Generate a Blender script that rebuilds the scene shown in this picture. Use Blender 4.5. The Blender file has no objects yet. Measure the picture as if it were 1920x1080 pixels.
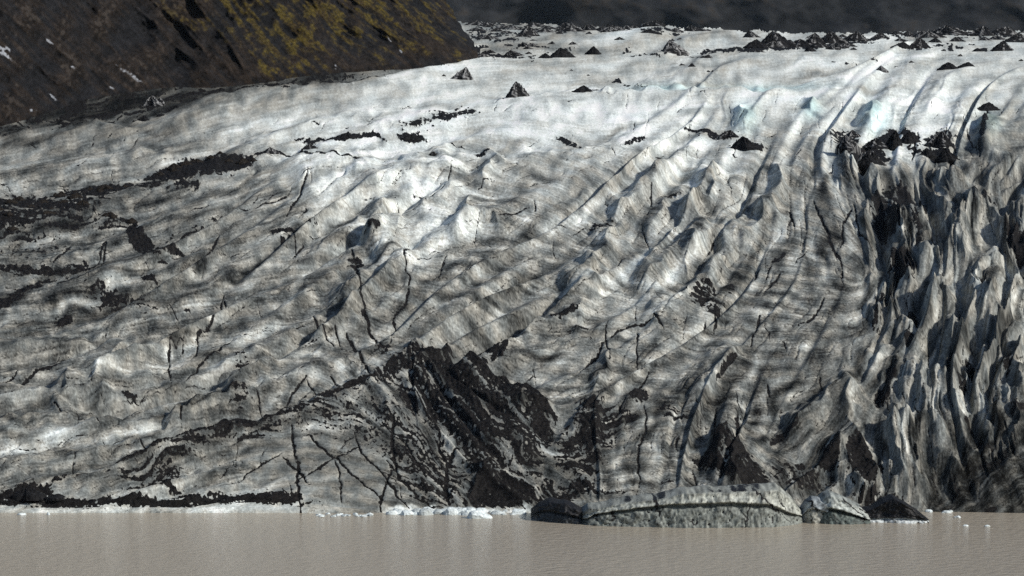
import bpy, math, random
import numpy as np
from mathutils import Vector

# ------------------------------------------------------------------ camera, light, exposure
scene = bpy.context.scene
COL = scene.collection
W0, H0 = 1920.0, 1080.0            # the photograph's own pixel grid, used for measuring only
HFOV = math.radians(22.0)
FPX = (W0 / 2) / math.tan(HFOV / 2)
CAM_H = 60.0
V_HORIZON = 306.0
PITCH = math.atan((H0 / 2 - V_HORIZON) / FPX)
cam_d = bpy.data.cameras.new("camera")
cam_d.sensor_width = 36.0
cam_d.angle = HFOV
cam_d.clip_start = 1.0
cam_d.clip_end = 40000.0
cam = bpy.data.objects.new("camera", cam_d)
cam.location = (0, 0, CAM_H)
cam.rotation_euler = (math.radians(90) - PITCH, 0, 0)
COL.objects.link(cam)
scene.camera = cam

SUN_AZ = 66.0      # degrees from straight behind the camera towards the right
SUN_EL = 34.0
a, e = math.radians(SUN_AZ), math.radians(SUN_EL)
sun_dir = Vector((math.sin(a) * math.cos(e), -math.cos(a) * math.cos(e), math.sin(e)))
sd = bpy.data.lights.new("sun", 'SUN')
sd.energy = 3.2
sd.angle = math.radians(4.5)      # thin cloud softens the sun
sd.color = (1.0, 0.965, 0.90)
so = bpy.data.objects.new("sun", sd)
so.rotation_euler = (-sun_dir).to_track_quat('-Z', 'Y').to_euler()
COL.objects.link(so)

world = bpy.data.worlds.new("World")
scene.world = world
world.use_nodes = True
nt = world.node_tree
nt.nodes.clear()
sky = nt.nodes.new('ShaderNodeTexSky')
sky.sky_type = 'NISHITA'
sky.sun_disc = False
sky.sun_elevation = e
sky.sun_rotation = math.atan2(sun_dir.x, sun_dir.y)
bg = nt.nodes.new('ShaderNodeBackground')
bg.inputs[1].default_value = 0.066
wo = nt.nodes.new('ShaderNodeOutputWorld')
nt.links.new(sky.outputs[0], bg.inputs[0])
nt.links.new(bg.outputs[0], wo.inputs[0])

scene.view_settings.view_transform = 'Standard'
scene.view_settings.look = 'None'
scene.view_settings.exposure = 0.35
scene.view_settings.gamma = 1.0
scene.cycles.use_denoising = False
scene.cycles.denoising_prefilter = 'ACCURATE'
scene.cycles.max_bounces = 5
scene.cycles.diffuse_bounces = 3

# ------------------------------------------------------------------ projection helpers
F_ = np.array([0, math.cos(PITCH), -math.sin(PITCH)])
U_ = np.array([0, math.sin(PITCH), math.cos(PITCH)])


def at(u, v, Y):
    """world point seen at photo pixel (u, v), Y metres ahead"""
    u = np.asarray(u, float); v = np.asarray(v, float)
    x = (u - 960.0) / FPX
    y = (540.0 - v) / FPX
    dy = F_[1] + y * U_[1]
    dz = F_[2] + y * U_[2]
    s = Y / dy
    return np.stack([x * s, Y * np.ones_like(s), CAM_H + dz * s], -1)


VT = np.array([1020, 990, 965, 940, 850, 780, 700, 600, 500, 400, 330, 300, 270, 230, 200, 150, 120, 90, 60, 40, 20], float)
YT = np.array([448.5, 449.2, 450, 451.5, 463, 477, 497, 528, 566, 616, 664, 692, 730, 800, 870, 1050, 1230, 1500, 2000, 2600, 3600], float)


def yd(v):
    """distance of the glacier's mean surface seen at row v"""
    return np.exp(np.interp(-np.asarray(v, float), -VT, np.log(YT)))


# ------------------------------------------------------------------ mesh helpers
def grid_mesh(name, P, quads, colr=None, mat=None, smooth=True):
    used, inv = np.unique(quads.ravel(), return_inverse=True)
    V = P.reshape(-1, 3)[used]
    q = inv.reshape(quads.shape).astype(np.int32)
    me = bpy.data.meshes.new(name)
    me.vertices.add(len(V)); me.vertices.foreach_set('co', V.astype(np.float32).ravel())
    k = q.shape[1]
    me.loops.add(q.size); me.loops.foreach_set('vertex_index', q.ravel())
    me.polygons.add(len(q))
    me.polygons.foreach_set('loop_start', np.arange(0, q.size, k, dtype=np.int32))
    me.polygons.foreach_set('loop_total', np.full(len(q), k, np.int32))
    me.polygons.foreach_set('use_smooth', np.full(len(q), smooth, bool))
    if colr is not None:
        ca = me.color_attributes.new('surf', 'FLOAT_COLOR', 'POINT')
        c = colr.reshape(-1, colr.shape[-1])[used]
        if c.shape[1] == 3: c = np.concatenate([c, np.full((len(c), 1), -1.0)], 1)
        c = c.astype(np.float32)
        ca.data.foreach_set('color', c.ravel())
    me.update(calc_edges=True)
    me.validate()
    o = bpy.data.objects.new(name, me)
    if mat: me.materials.append(mat)
    COL.objects.link(o)
    return o


def quads_of(nr, nc):
    r, c = np.meshgrid(np.arange(nr - 1), np.arange(nc - 1), indexing='ij')
    i = r * nc + c
    return np.stack([i, i + nc, i + nc + 1, i + 1], -1)      # (nr-1, nc-1, 4)


def tag(o, label=None, cat=None, group=None, kind=None):
    if label: o['label'] = label
    if cat: o['category'] = cat
    if group: o['group'] = group
    if kind: o['kind'] = kind
    return o


# ------------------------------------------------------------------ noise helpers
RNG = np.random.default_rng(7)


def norm(a):
    return (a - a.mean()) / (a.std() + 1e-9)


def bandnoise(shape, lam, width=0.55, ax=1.0, ay=1.0, rng=RNG):
    """gaussian noise, wavelength about lam cells"""
    h, w = shape
    wn = rng.standard_normal(shape).astype(np.float32)
    fy = np.fft.fftfreq(h)[:, None] * ay
    fx = np.fft.rfftfreq(w)[None, :] * ax
    k = np.sqrt(fx * fx + fy * fy) + 1e-9
    f0 = 1.0 / lam
    g = np.exp(-(np.log(k / f0) ** 2) / (2 * width ** 2)).astype(np.float32)
    return norm(np.fft.irfft2(np.fft.rfft2(wn) * g, s=shape)).astype(np.float32)


def blur(a, sig):
    h, w = a.shape
    fy = np.fft.fftfreq(h)[:, None]
    fx = np.fft.rfftfreq(w)[None, :]
    g = np.exp(-2 * (np.pi * sig) ** 2 * (fx * fx + fy * fy))
    return np.fft.irfft2(np.fft.rfft2(a) * g, s=a.shape).astype(np.float32)


def samp(a, r, c):
    h, w = a.shape
    r = np.clip(r, 0, h - 1.001); c = np.clip(c, 0, w - 1.001)
    r0 = r.astype(np.int32); c0 = c.astype(np.int32)
    fr = (r - r0).astype(np.float32); fc = (c - c0).astype(np.float32)
    i = r0 * w + c0
    f = a.ravel()
    return (f[i] * (1 - fr) * (1 - fc) + f[i + 1] * (1 - fr) * fc + f[i + w] * fr * (1 - fc) + f[i + w + 1] * fr * fc)


def resize(a, shape):
    h, w = shape
    r = np.linspace(0, a.shape[0] - 1, h)[:, None] * np.ones((1, w))
    c = np.linspace(0, a.shape[1] - 1, w)[None, :] * np.ones((h, 1))
    return samp(a, r, c)


def lic(n, du, dv, length, step=1.5):
    """smear noise n along the field (du, dv) given in cells"""
    h, w = n.shape
    acc = n.copy(); tot = 1.0
    ns = int(length / step)
    R, C = np.mgrid[0:h, 0:w].astype(np.float32)
    for sg in (1, -1):
        r, c = R.copy(), C.copy()
        pu, pv = du * sg, dv * sg
        for k in range(ns):
            c += pu * step; r += pv * step
            ri = np.clip(r, 0, h - 1).astype(np.int32); ci = np.clip(c, 0, w - 1).astype(np.int32)
            idx = ri * w + ci
            wgt = 1 - k / ns
            acc += wgt * n.ravel()[idx]; tot += wgt
            nu, nv = (du * sg).ravel()[idx], (dv * sg).ravel()[idx]
            flip = np.where(nu * pu + nv * pv < 0, -1, 1)
            pu, pv = nu * flip, nv * flip
    return norm(acc)


def sstep(a, b, x):
    t = np.clip((x - a) / (b - a), 0, 1)
    return t * t * (3 - 2 * t)


# ------------------------------------------------------------------ glacier: grid in ground coordinates named by (u, v)
SU, SV = 1.6, 1.25
us = np.arange(-300, 2220.1, SU)
vs = np.arange(34, 1012.1, SV)
NU, NV = len(us), len(vs)
UU, VV = np.meshgrid(us, vs)
UU = UU.astype(np.float32); VV = VV.astype(np.float32)


def field(pts, sig, comps=1):
    """smooth interpolation of scattered control values [(u, v, a, ...)] over the grid"""
    cu = np.linspace(us[0], us[-1], 160); cv = np.linspace(vs[0], vs[-1], 80)
    gu, gv = np.meshgrid(cu, cv)
    out = [np.zeros_like(gu) for _ in range(comps)]
    tw = np.full_like(gu, 1e-12)
    for p in pts:
        d2 = ((gu - p[0]) ** 2 + (1.35 * (gv - p[1])) ** 2)
        wt = np.exp(-d2 / (2 * sig * sig)) + 1e-7 / (1 + d2 / 1e4)
        tw += wt
        for k in range(comps):
            out[k] += wt * p[2 + k]
    return [resize((o / tw).astype(np.float32), (NV, NU)) for o in out]


def dirfield(pts, sig):
    pp = [(u, v, math.cos(2 * math.radians(t)), math.sin(2 * math.radians(t))) for u, v, t in pts]
    c2, s2 = field(pp, sig, 2)
    th = 0.5 * np.arctan2(s2, c2)
    du = np.cos(th) / SU; dv = -np.sin(th) / SV
    l = np.sqrt(du * du + dv * dv)
    return (du / l).astype(np.float32), (dv / l).astype(np.float32)


RELIEF_DIR = [(0, 300, 10), (200, 250, 12), (400, 250, 20), (700, 220, 15), (1000, 220, 10), (1250, 230, 30), (1400, 220, 75), (1600, 200, 60),
              (1900, 200, 60), (500, 80, 3), (1000, 90, 3), (1500, 100, 3), (1900, 90, 3), (1000, 150, 8), (1500, 150, 8), (0, 400, 5), (200, 450, 25), (300, 600, 28),
              (0, 600, 15), (0, 800, 8), (300, 780, 18), (480, 560, 30), (500, 400, 35), (700, 330, 25), (700, 450, 40), (700, 550, 42), (900, 400, 25),
              (900, 550, 28), (1000, 320, 15), (1000, 450, 30), (1150, 400, 40), (1250, 400, 52), (1350, 400, 60), (1250, 520, 45), (1100, 600, 32),
              (1000, 680, 22), (1250, 650, 35), (1450, 450, 65), (1550, 400, 100), (1500, 600, 48), (1400, 750, 70), (1600, 450, 110), (1620, 650, 65),
              (1700, 400, 115), (1700, 550, 80), (1770, 550, 95), (1850, 450, 102), (1880, 650, 70), (1750, 780, 100), (1850, 850, 110), (1550, 780, 45),
              (1750, 300, 80), (1900, 320, 45), (600, 700, 25), (300, 880, 18), (600, 860, 20), (800, 800, -55), (1000, 850, -35), (1200, 850, 80)]
STREAK_DIR = [(0, 300, 12), (400, 250, 14), (800, 220, 8), (1200, 230, 5), (1700, 220, 10), (1000, 100, 2), (1700, 100, 2), (100, 450, 6), (300, 560, 15),
              (500, 450, 20), (600, 550, 8), (200, 700, 8), (400, 620, 5), (700, 480, 10), (750, 600, -8), (900, 350, -5), (1000, 350, -15), (1000, 480, -12),
              (1150, 380, -28), (1200, 470, -38), (1100, 560, 12), (1300, 420, -20), (1450, 450, -8), (1550, 420, -20), (1500, 550, -6), (1450, 680, -3),
              (1350, 800, 0), (1200, 650, -5), (1000, 650, 3), (600, 880, 0), (640, 850, -2), (690, 905, -4), (560, 835, 2), (520, 900, 0), (640, 930, 0), (500, 800, 8), (800, 780, -52), (900, 760, -48), (760, 830, -55), (720, 770, -50), (1000, 850, -35),
              (950, 920, -40), (1100, 830, 50), (1200, 870, 0), (1370, 880, -52), (1650, 400, 120), (1700, 480, 75), (1800, 420, 100), (1780, 550, 60), (1860, 540, 70),
              (1700, 650, 50), (1850, 680, 60), (1690, 850, 100), (1760, 780, 95), (1850, 900, 25), (1550, 780, 45), (150, 880, 12), (350, 850, 25), (150, 800, 5)]
rd = dirfield(RELIEF_DIR, 75)
sd_ = dirfield(STREAK_DIR, 80)


def licnoise(lam_px, length_px, df, div, width=0.5):
    shp = (max(8, NV // div), max(8, NU // div))
    n = bandnoise(shp, lam_px / (SU * div), width, ax=1.0, ay=SU / SV)
    du, dv = resize(df[0], shp), resize(df[1], shp)
    o = lic(n, du, dv, length_px / (SU * div), 1.0 if div > 1 else 1.3)
    return norm(resize(o, (NV, NU)) if div > 1 else o)


nA = licnoise(100, 240, rd, 3)
nB = licnoise(50, 90, rd, 3)
nC = licnoise(24, 50, rd, 2)
nD = licnoise(11, 18, rd, 1)
nS1 = licnoise(26, 60, sd_, 2)          # streaks in the dirt
nS2 = licnoise(9, 32, sd_, 1)
nS3 = licnoise(4.5, 14, sd_, 1)
nI1 = bandnoise((NV, NU), 45 / SU, 0.5, 1, SU / SV)
nI2 = bandnoise((NV, NU), 14 / SU, 0.5, 1, SU / SV)
nI3 = bandnoise((NV, NU), 5.5 / SU, 0.45, 1, SU / SV)
nI4 = bandnoise((NV, NU), 3.2 / SU, 0.35, 1, SU / SV)


def lean(n, k):
    """push the crests so that their left sides are the steep ones"""
    R, C = np.mgrid[0:NV, 0:NU].astype(np.float32)
    return samp(n, R, C + k * np.clip(n, -2, 2))


def warp(n, k):
    R, C = np.mgrid[0:NV, 0:NU].astype(np.float32)
    return samp(n, R + .7 * k * wq2 + .07 * k * wf2, C + .7 * k * wq1 + .07 * k * wf1)


wq1 = norm(blur(bandnoise((NV, NU), 90 / SU, .4, 1, SU / SV), 12)); wq2 = norm(blur(bandnoise((NV, NU), 90 / SU, .4, 1, SU / SV), 12))
wf1 = norm(blur(bandnoise((NV, NU), 26 / SU, .35, 1, SU / SV), 3)); wf2 = norm(blur(bandnoise((NV, NU), 26 / SU, .35, 1, SU / SV), 3))
nB = warp(nB, 6.0); nC = warp(nC, 5.0); nD = warp(nD, 4.0); nS1 = warp(nS1, 1.6); nS2 = warp(nS2, 1.2)
nE = warp(licnoise(220, 240, rd, 3), 3.0)
# relief comes and goes: calm domes between broken patches
calm = sstep(-.9, 1.1, bandnoise((NV, NU), 150 / SU, .6, 1, SU / SV))
nA_ = lean(nA, 12.0); nB_ = lean(nB, 4.2) * (.35 + .9 * calm); nC_ = lean(nC, 1.7) * (.25 + 1.0 * calm); nE_ = lean(nE, 11.0)

AMP = [(0, 60, .5), (500, 60, .7), (1000, 60, 1.2), (1900, 60, 1.2), (960, 110, 2.), (1900, 110, 2.), (0, 200, 3.5), (300, 200, 4.0), (700, 180, 4.5), (1200, 180, 4.), (1700, 180, 5), (0, 260, 4.5),
       (500, 250, 5), (900, 250, 4.), (1300, 240, 5), (1700, 240, 9), (1880, 240, 9), (0, 330, 5), (300, 330, 6), (700, 330, 9), (1000, 330, 9), (1300, 330, 11), (1600, 330, 8), (1850, 330, 8),
       (0, 430, 10), (300, 430, 11), (700, 430, 12), (1000, 430, 11), (1300, 450, 8), (1460, 390, 1.5), (1520, 450, 0), (1550, 350, 1), (1580, 420, 1), (1470, 540, 2), (1540, 530, 0), (1450, 300, 3), (1550, 280, 3), (1700, 450, 7), (1880, 450, 7), (0, 560, 13), (300, 560, 12), (600, 560, 11),
       (900, 560, 12), (1200, 560, 9), (1380, 600, 6), (1500, 600, 1), (1560, 640, 2), (1700, 560, 7), (1880, 560, 7), (0, 700, 13), (300, 700, 13), (600, 700, 11), (900, 700, 10), (1200, 690, 8), (1300, 760, 5), (1450, 720, 2), (1530, 700, 2), (1650, 700, 8),
       (1850, 700, 8), (0, 830, 8), (300, 830, 8), (600, 850, 2.5), (720, 850, 3), (900, 850, 6), (1200, 850, 3), (1450, 850, 7), (1700, 850, 7), (1880, 850, 5), (0, 960, 4), (600, 960, 4), (1200, 960, 5), (1900, 960, 4)]
amp, = field(AMP, 90)
hz = amp * (0.66 * nA_ + 0.07 * nB_ + 0.010 * nC_ + 0.002 * nD * calm)
right = sstep(1560, 1730, UU - .12 * (VV - 500) + 26 * wq1 + 10 * wf1) * sstep(270, 340, VV) * (1 - sstep(800, 930, VV))
# sharp-edged blades between the crevasses on the right
blade = 1 - np.abs(norm(nE_ + 0.25 * nB_)) * 0.9
hz = hz + right * (19.0 * blade + .5 * (1 - np.abs(nC_)))

# ------------------------------------------------------------------ traced crests, cracks, debris
def polydist(pl, pad):
    """window, signed distance (+ to the right / below), and position along the polyline"""
    pl = np.array(pl, float)
    u0, u1 = pl[:, 0].min() - pad, pl[:, 0].max() + pad
    v0, v1 = pl[:, 1].min() - pad, pl[:, 1].max() + pad
    c0, c1 = np.clip(np.searchsorted(us, [u0, u1]), 0, NU)
    r0, r1 = np.clip(np.searchsorted(vs, [v0, v1]), 0, NV)
    if c1 <= c0 or r1 <= r0: return None
    sl = (slice(r0, r1), slice(c0, c1))
    X, Y = UU[sl], VV[sl]
    best = np.full(X.shape, 1e9); sgn = np.ones(X.shape); pos = np.zeros(X.shape)
    L = np.hypot(*np.diff(pl, axis=0).T); cum = np.concatenate([[0], np.cumsum(L)])
    ox, oy = pl[-1] - pl[0]
    flip = -1.0 if (-oy + 0.9 * ox) < 0 else 1.0
    for i in range(len(pl) - 1):
        ax, ay = pl[i]; bx, by = pl[i + 1]
        dx, dy = bx - ax, by - ay
        l2 = dx * dx + dy * dy + 1e-9
        t = np.clip(((X - ax) * dx + (Y - ay) * dy) / l2, 0, 1)
        ex, ey = X - (ax + t * dx), Y - (ay + t * dy)
        d = np.hypot(ex, ey)
        nx, ny = -dy * flip, dx * flip
        s = np.where(ex * nx + ey * ny >= 0, 1, -1)
        m = d < best
        best = np.where(m, d, best); sgn = np.where(m, s, sgn); pos = np.where(m, (cum[i] + t * L[i]) / cum[-1], pos)
    return sl, best * sgn, pos


wob = norm(blur(nI1, 4)) * 3.2 + wf1 * 1.3


def crest(pl, h, wl, wr, taper=0.24):
    """a fold: steep on its left / upper side, long and gentle on the other"""
    p = np.array(pl, float)
    L = np.hypot(*np.diff(p, axis=0).T).sum()
    if L < 170 and p[:, 1].min() > 215:                       # let the short ones run out gently at both ends
        d0 = p[0] - p[1]; d1 = p[-1] - p[-2]
        p = np.vstack([p[0] + d0 / np.hypot(*d0) * 20, p, p[-1] + d1 / np.hypot(*d1) * 26])
    r = polydist(p, max(wl, wr * 1.5) * 1.9 + 8)
    if r is None: return
    sl, d, pos = r
    d = d + wob[sl] * min(1.0, min(wl, wr) / 14.0)
    env = sstep(0, taper, pos + 0.01) * sstep(0, taper, 1.01 - pos)
    f = np.where(d < 0, np.maximum(0, 1 + d / wl / 1.45) ** 1.25, np.maximum(0, 1 - d / wr / 2.3) ** 1.9)
    hz[sl] += (1.6 * h * env * f).astype(np.float32)


CR = [
    ([(1340, 327), (1336, 357), (1312, 384), (1290, 395)], 24, 46, 22), ([(1345, 398), (1328, 428), (1285, 457), (1255, 490), (1215, 522), (1180, 546)], 24, 60, 36),
    ([(1370, 408), (1367, 430), (1350, 452), (1322, 460), (1297, 472)], 18, 34, 22), ([(1430, 393), (1427, 412), (1410, 435), (1390, 450)], 14, 24, 18),
    ([(1296, 470), (1290, 498)], 9, 16, 14), ([(1402, 450), (1380, 472), (1360, 494), (1335, 502)], 12, 26, 20), ([(1250, 322), (1232, 340), (1210, 362), (1192, 380), (1160, 400)], 18, 42, 26),
    ([(1157, 430), (1140, 457), (1120, 490), (1097, 512), (1068, 532)], 20, 34, 34), ([(1250, 382), (1238, 402), (1222, 424)], 12, 30, 20), ([(1120, 510), (1085, 542), (1058, 574)], 12, 24, 22),
    ([(1350, 498), (1310, 537), (1277, 565), (1242, 582), (1222, 597)], 15, 28, 30), ([(1122, 560), (1072, 592), (1010, 615), (960, 652)], 11, 16, 30),
    ([(1380, 660), (1352, 685), (1340, 715), (1300, 740)], 15, 36, 22), ([(1142, 655), (1135, 690), (1116, 722)], 9, 16, 16), ([(1462, 320), (1466, 345), (1452, 378), (1440, 395)], 15, 30, 16),
    ([(880, 378), (877, 404)], 10, 18, 16), ([(748, 418), (744, 432), (717, 442), (702, 450)], 13, 38, 24), ([(722, 392), (712, 422), (694, 442)], 14, 30, 20), ([(846, 355), (830, 373), (798, 382)], 8, 20, 16),
    ([(768, 448), (744, 475), (728, 502), (705, 527), (680, 550), (655, 568), (618, 592)], 23, 46, 42), ([(662, 583), (630, 610), (598, 624)], 12, 24, 24), ([(922, 302), (914, 320)], 8, 15, 14),
    ([(238, 650), (222, 675), (200, 694), (190, 720), (184, 746)], 26, 62, 70), ([(127, 708), (117, 750)], 12, 26, 26), ([(500, 672), (478, 700), (438, 717)], 16, 46, 26),
    ([(-40, 655), (60, 648), (140, 645), (190, 657)], 9, 14, 46), ([(-40, 700), (60, 690), (110, 672), (160, 668)], 7, 12, 40),
    ([(-60, 806), (0, 797), (60, 786), (130, 783), (180, 797), (260, 800), (300, 785), (335, 765)], 16, 20, 50), ([(-60, 745), (0, 738), (60, 744), (140, 742), (220, 745)], 10, 12, 36),
    ([(-60, 885), (0, 873), (90, 857), (190, 848), (260, 832), (310, 812), (345, 768), (400, 752), (470, 735)], 10, 10, 60), ([(0, 930), (60, 905), (140, 897), (200, 893)], 6, 8, 24),
    ([(300, 800), (360, 772), (440, 742), (490, 735)], 12, 14, 46), ([(260, 862), (330, 845), (400, 812), (470, 800)], 10, 10, 40),
    # debris ridge above the shore
    ([(120, 915), (200, 890), (300, 850), (400, 820), (480, 799), (560, 771), (630, 736), (690, 706), (740, 674), (775, 655)], 15, 14, 100), ([(740, 674), (775, 655), (800, 668), (840, 668), (880, 686), (920, 712), (985, 740), (1015, 757), (1062, 803)], 14, 12, 80),
    ([(770, 660), (765, 720), (740, 790)], 7, 40, 40), ([(690, 722), (715, 740), (735, 790)], 7, 26, 22), ([(880, 690), (890, 760), (930, 830)], 7, 40, 30), ([(985, 742), (960, 800), (990, 850)], 7, 36, 40),
    ([(905, 885), (940, 893), (985, 912), (1010, 940)], 14, 14, 40), ([(905, 885), (885, 915), (872, 944)], 10, 30, 16),
    ([(1080, 790), (1110, 765), (1150, 752), (1200, 745)], 10, 18, 40), ([(1040, 830), (1080, 800), (1120, 800)], 8, 14, 30), ([(870, 672), (930, 660), (960, 655)], 12, 16, 22),
    # white edge of the upper plateau, and folds on it
    ([(880, 200), (1000, 187), (1100, 181), (1250, 176), (1400, 174), (1535, 173)], 9, 12, 60), ([(250, 226), (370, 194), (480, 176), (560, 168), (680, 160), (760, 140), (900, 116)], 8, 9, 60),
    ([(0, 335), (250, 302), (450, 298), (640, 300), (810, 297), (960, 291), (1140, 289), (1400, 282)], 7, 20, 60), ([(0, 300), (200, 265), (400, 215), (600, 190)], 6, 30, 30), ([(200, 300), (420, 262), (640, 225), (800, 205)], 6, 26, 26),
    ([(400, 290), (600, 262), (900, 215)], 5, 24, 30), ([(0, 252), (120, 238), (250, 235)], 6, 10, 26), ([(100, 262), (190, 244), (240, 250)], 5, 10, 16),
    ([(660, 378), (700, 358), (740, 338), (800, 325), (880, 310)], 12, 30, 26), ([(560, 345), (610, 318), (660, 308), (700, 312)], 11, 40, 40), ([(780, 432), (822, 408), (860, 416)], 7, 24, 26), ([(850, 432), (907, 400), (940, 426)], 10, 26, 14),
    ([(1390, 196), (1398, 222), (1400, 250)], 9, 26, 16), ([(1530, 190), (1520, 212)], 7, 18, 14), ([(1640, 190), (1632, 215), (1625, 240)], 9, 16, 26), ([(1850, 215), (1846, 260), (1832, 290)], 16, 12, 40),
    # the crevassed right
    ([(1683, 398), (1694, 440), (1692, 490), (1706, 548)], 26, 24, 28), ([(1765, 470), (1772, 500), (1763, 540), (1772, 580)], 34, 48, 40), ([(1885, 478), (1850, 498), (1824, 545)], 24, 30, 34),
    ([(1886, 526), (1866, 560), (1848, 604)], 26, 26, 30), ([(1843, 563), (1830, 592), (1794, 636)], 28, 36, 32), ([(1888, 598), (1870, 650), (1882, 706)], 30, 30, 30), ([(1768, 572), (1740, 610), (1712, 646)], 22, 40, 34),
    ([(1640, 590), (1668, 582), (1694, 616)], 14, 20, 20), ([(1784, 638), (1790, 680), (1786, 724)], 20, 16, 16), ([(1800, 640), (1812, 690), (1806, 740)], 18, 14, 14), ([(1752, 330), (1790, 345), (1830, 380)], 14, 20, 50),
    ([(1820, 380), (1800, 440), (1806, 500)], 22, 16, 20), ([(1725, 400), (1742, 440), (1740, 500)], 22, 20, 24), ([(1755, 380), (1785, 430), (1792, 480)], 18, 22, 20), ([(1900, 380), (1890, 430), (1905, 470)], 18, 16, 20),
    ([(1679, 768), (1672, 820), (1690, 880), (1706, 940)], 30, 26, 34), ([(1701, 792), (1716, 850), (1726, 934)], 14, 12, 12), ([(1740, 690), (1724, 730), (1735, 764), (1730, 810)], 34, 48, 52), ([(1740, 812), (1768, 856), (1800, 880)], 14, 20, 20),
    ([(1612, 698), (1551, 755), (1495, 797), (1466, 828)], 24, 22, 66), ([(1595, 735), (1590, 780), (1600, 815)], 14, 22, 18), ([(1843, 695), (1857, 745), (1870, 800)], 22, 20, 16), ([(1881, 730), (1901, 775), (1915, 820)], 20, 18, 18),
    ([(1790, 760), (1798, 800), (1830, 860)], 16, 20, 24), ([(1915, 640), (1905, 700), (1925, 760)], 20, 18, 20), ([(1570, 825), (1590, 880), (1620, 930)], 22, 36, 22), ([(1612, 822), (1630, 870), (1640, 925)], 20, 26, 18), ([(1358, 818), (1372, 870), (1380, 920)], 30, 46, 46),
    ([(1840, 905), (1900, 880), (1980, 870)], 14, 30, 60),
    ([(1555, 262), (1575, 290), (1590, 330)], 10, 20, 20), ([(1640, 330), (1650, 360), (1648, 385)], 14, 18, 16),
]
for c in CR: crest(*c)


def hollow(u, v, ru, rv, dep):
    d2 = ((UU - u) / ru) ** 2 + ((VV - v) / rv) ** 2
    hz[...] -= (dep * np.exp(-d2)).astype(np.float32)


for h_ in [(1312, 358, 22, 26, 10), (1280, 440, 30, 30, 10), (1338, 425, 16, 18, 8), (1440, 345, 14, 24, 9), (1418, 410, 14, 14, 6), (1440, 160, 80, 9, 6), (1285, 335, 20, 14, 5), (730, 420, 20, 14, 6), (700, 500, 20, 26, 8),
           (1725, 365, 30, 26, 10), (1690, 470, 14, 60, 14), (1720, 560, 12, 60, 14), (1800, 600, 12, 60, 12), (1655, 420, 16, 60, 16), (1700, 620, 20, 40, 10), (1640, 780, 20, 40, 8), (1905, 480, 26, 26, 16), (1780, 860, 20, 40, 8), (1605, 780, 20, 26, 8)]:
    hollow(*h_)

face_mask = sstep(440, 500, UU) * (1 - sstep(1010, 1060, UU)) * sstep(770, 830, VV)
crackm = np.zeros((NV, NU), np.float32)
crackv = np.full((NV, NU), -1.0, np.float32)


def crack(pl, w=1.6, depth=2.0, dark=1.0):
    r = polydist(pl, 12 + w * 3)
    if r is None: return
    sl, d, pos = r
    d = np.abs(d + wf1[sl] * .9 + wq1[sl] * 2.0 + .3 * nI3[sl])
    ww = w * (1.15 + 0.35 * nI2[sl]) * (0.5 + 0.55 * sstep(0, .15, pos) * sstep(0, .3, 1 - pos))
    m = np.exp(-(d / np.maximum(ww, 0.35)) ** 3)
    hz[sl] -= (depth * m).astype(np.float32)
    crackm[sl] = np.maximum(crackm[sl], dark * m)
    crackv[sl] = np.maximum(crackv[sl], np.clip(.75 * (1 - d / np.maximum(ww, .4)) - .12 * (1 - dark) * 4, -1, .8))


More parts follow.
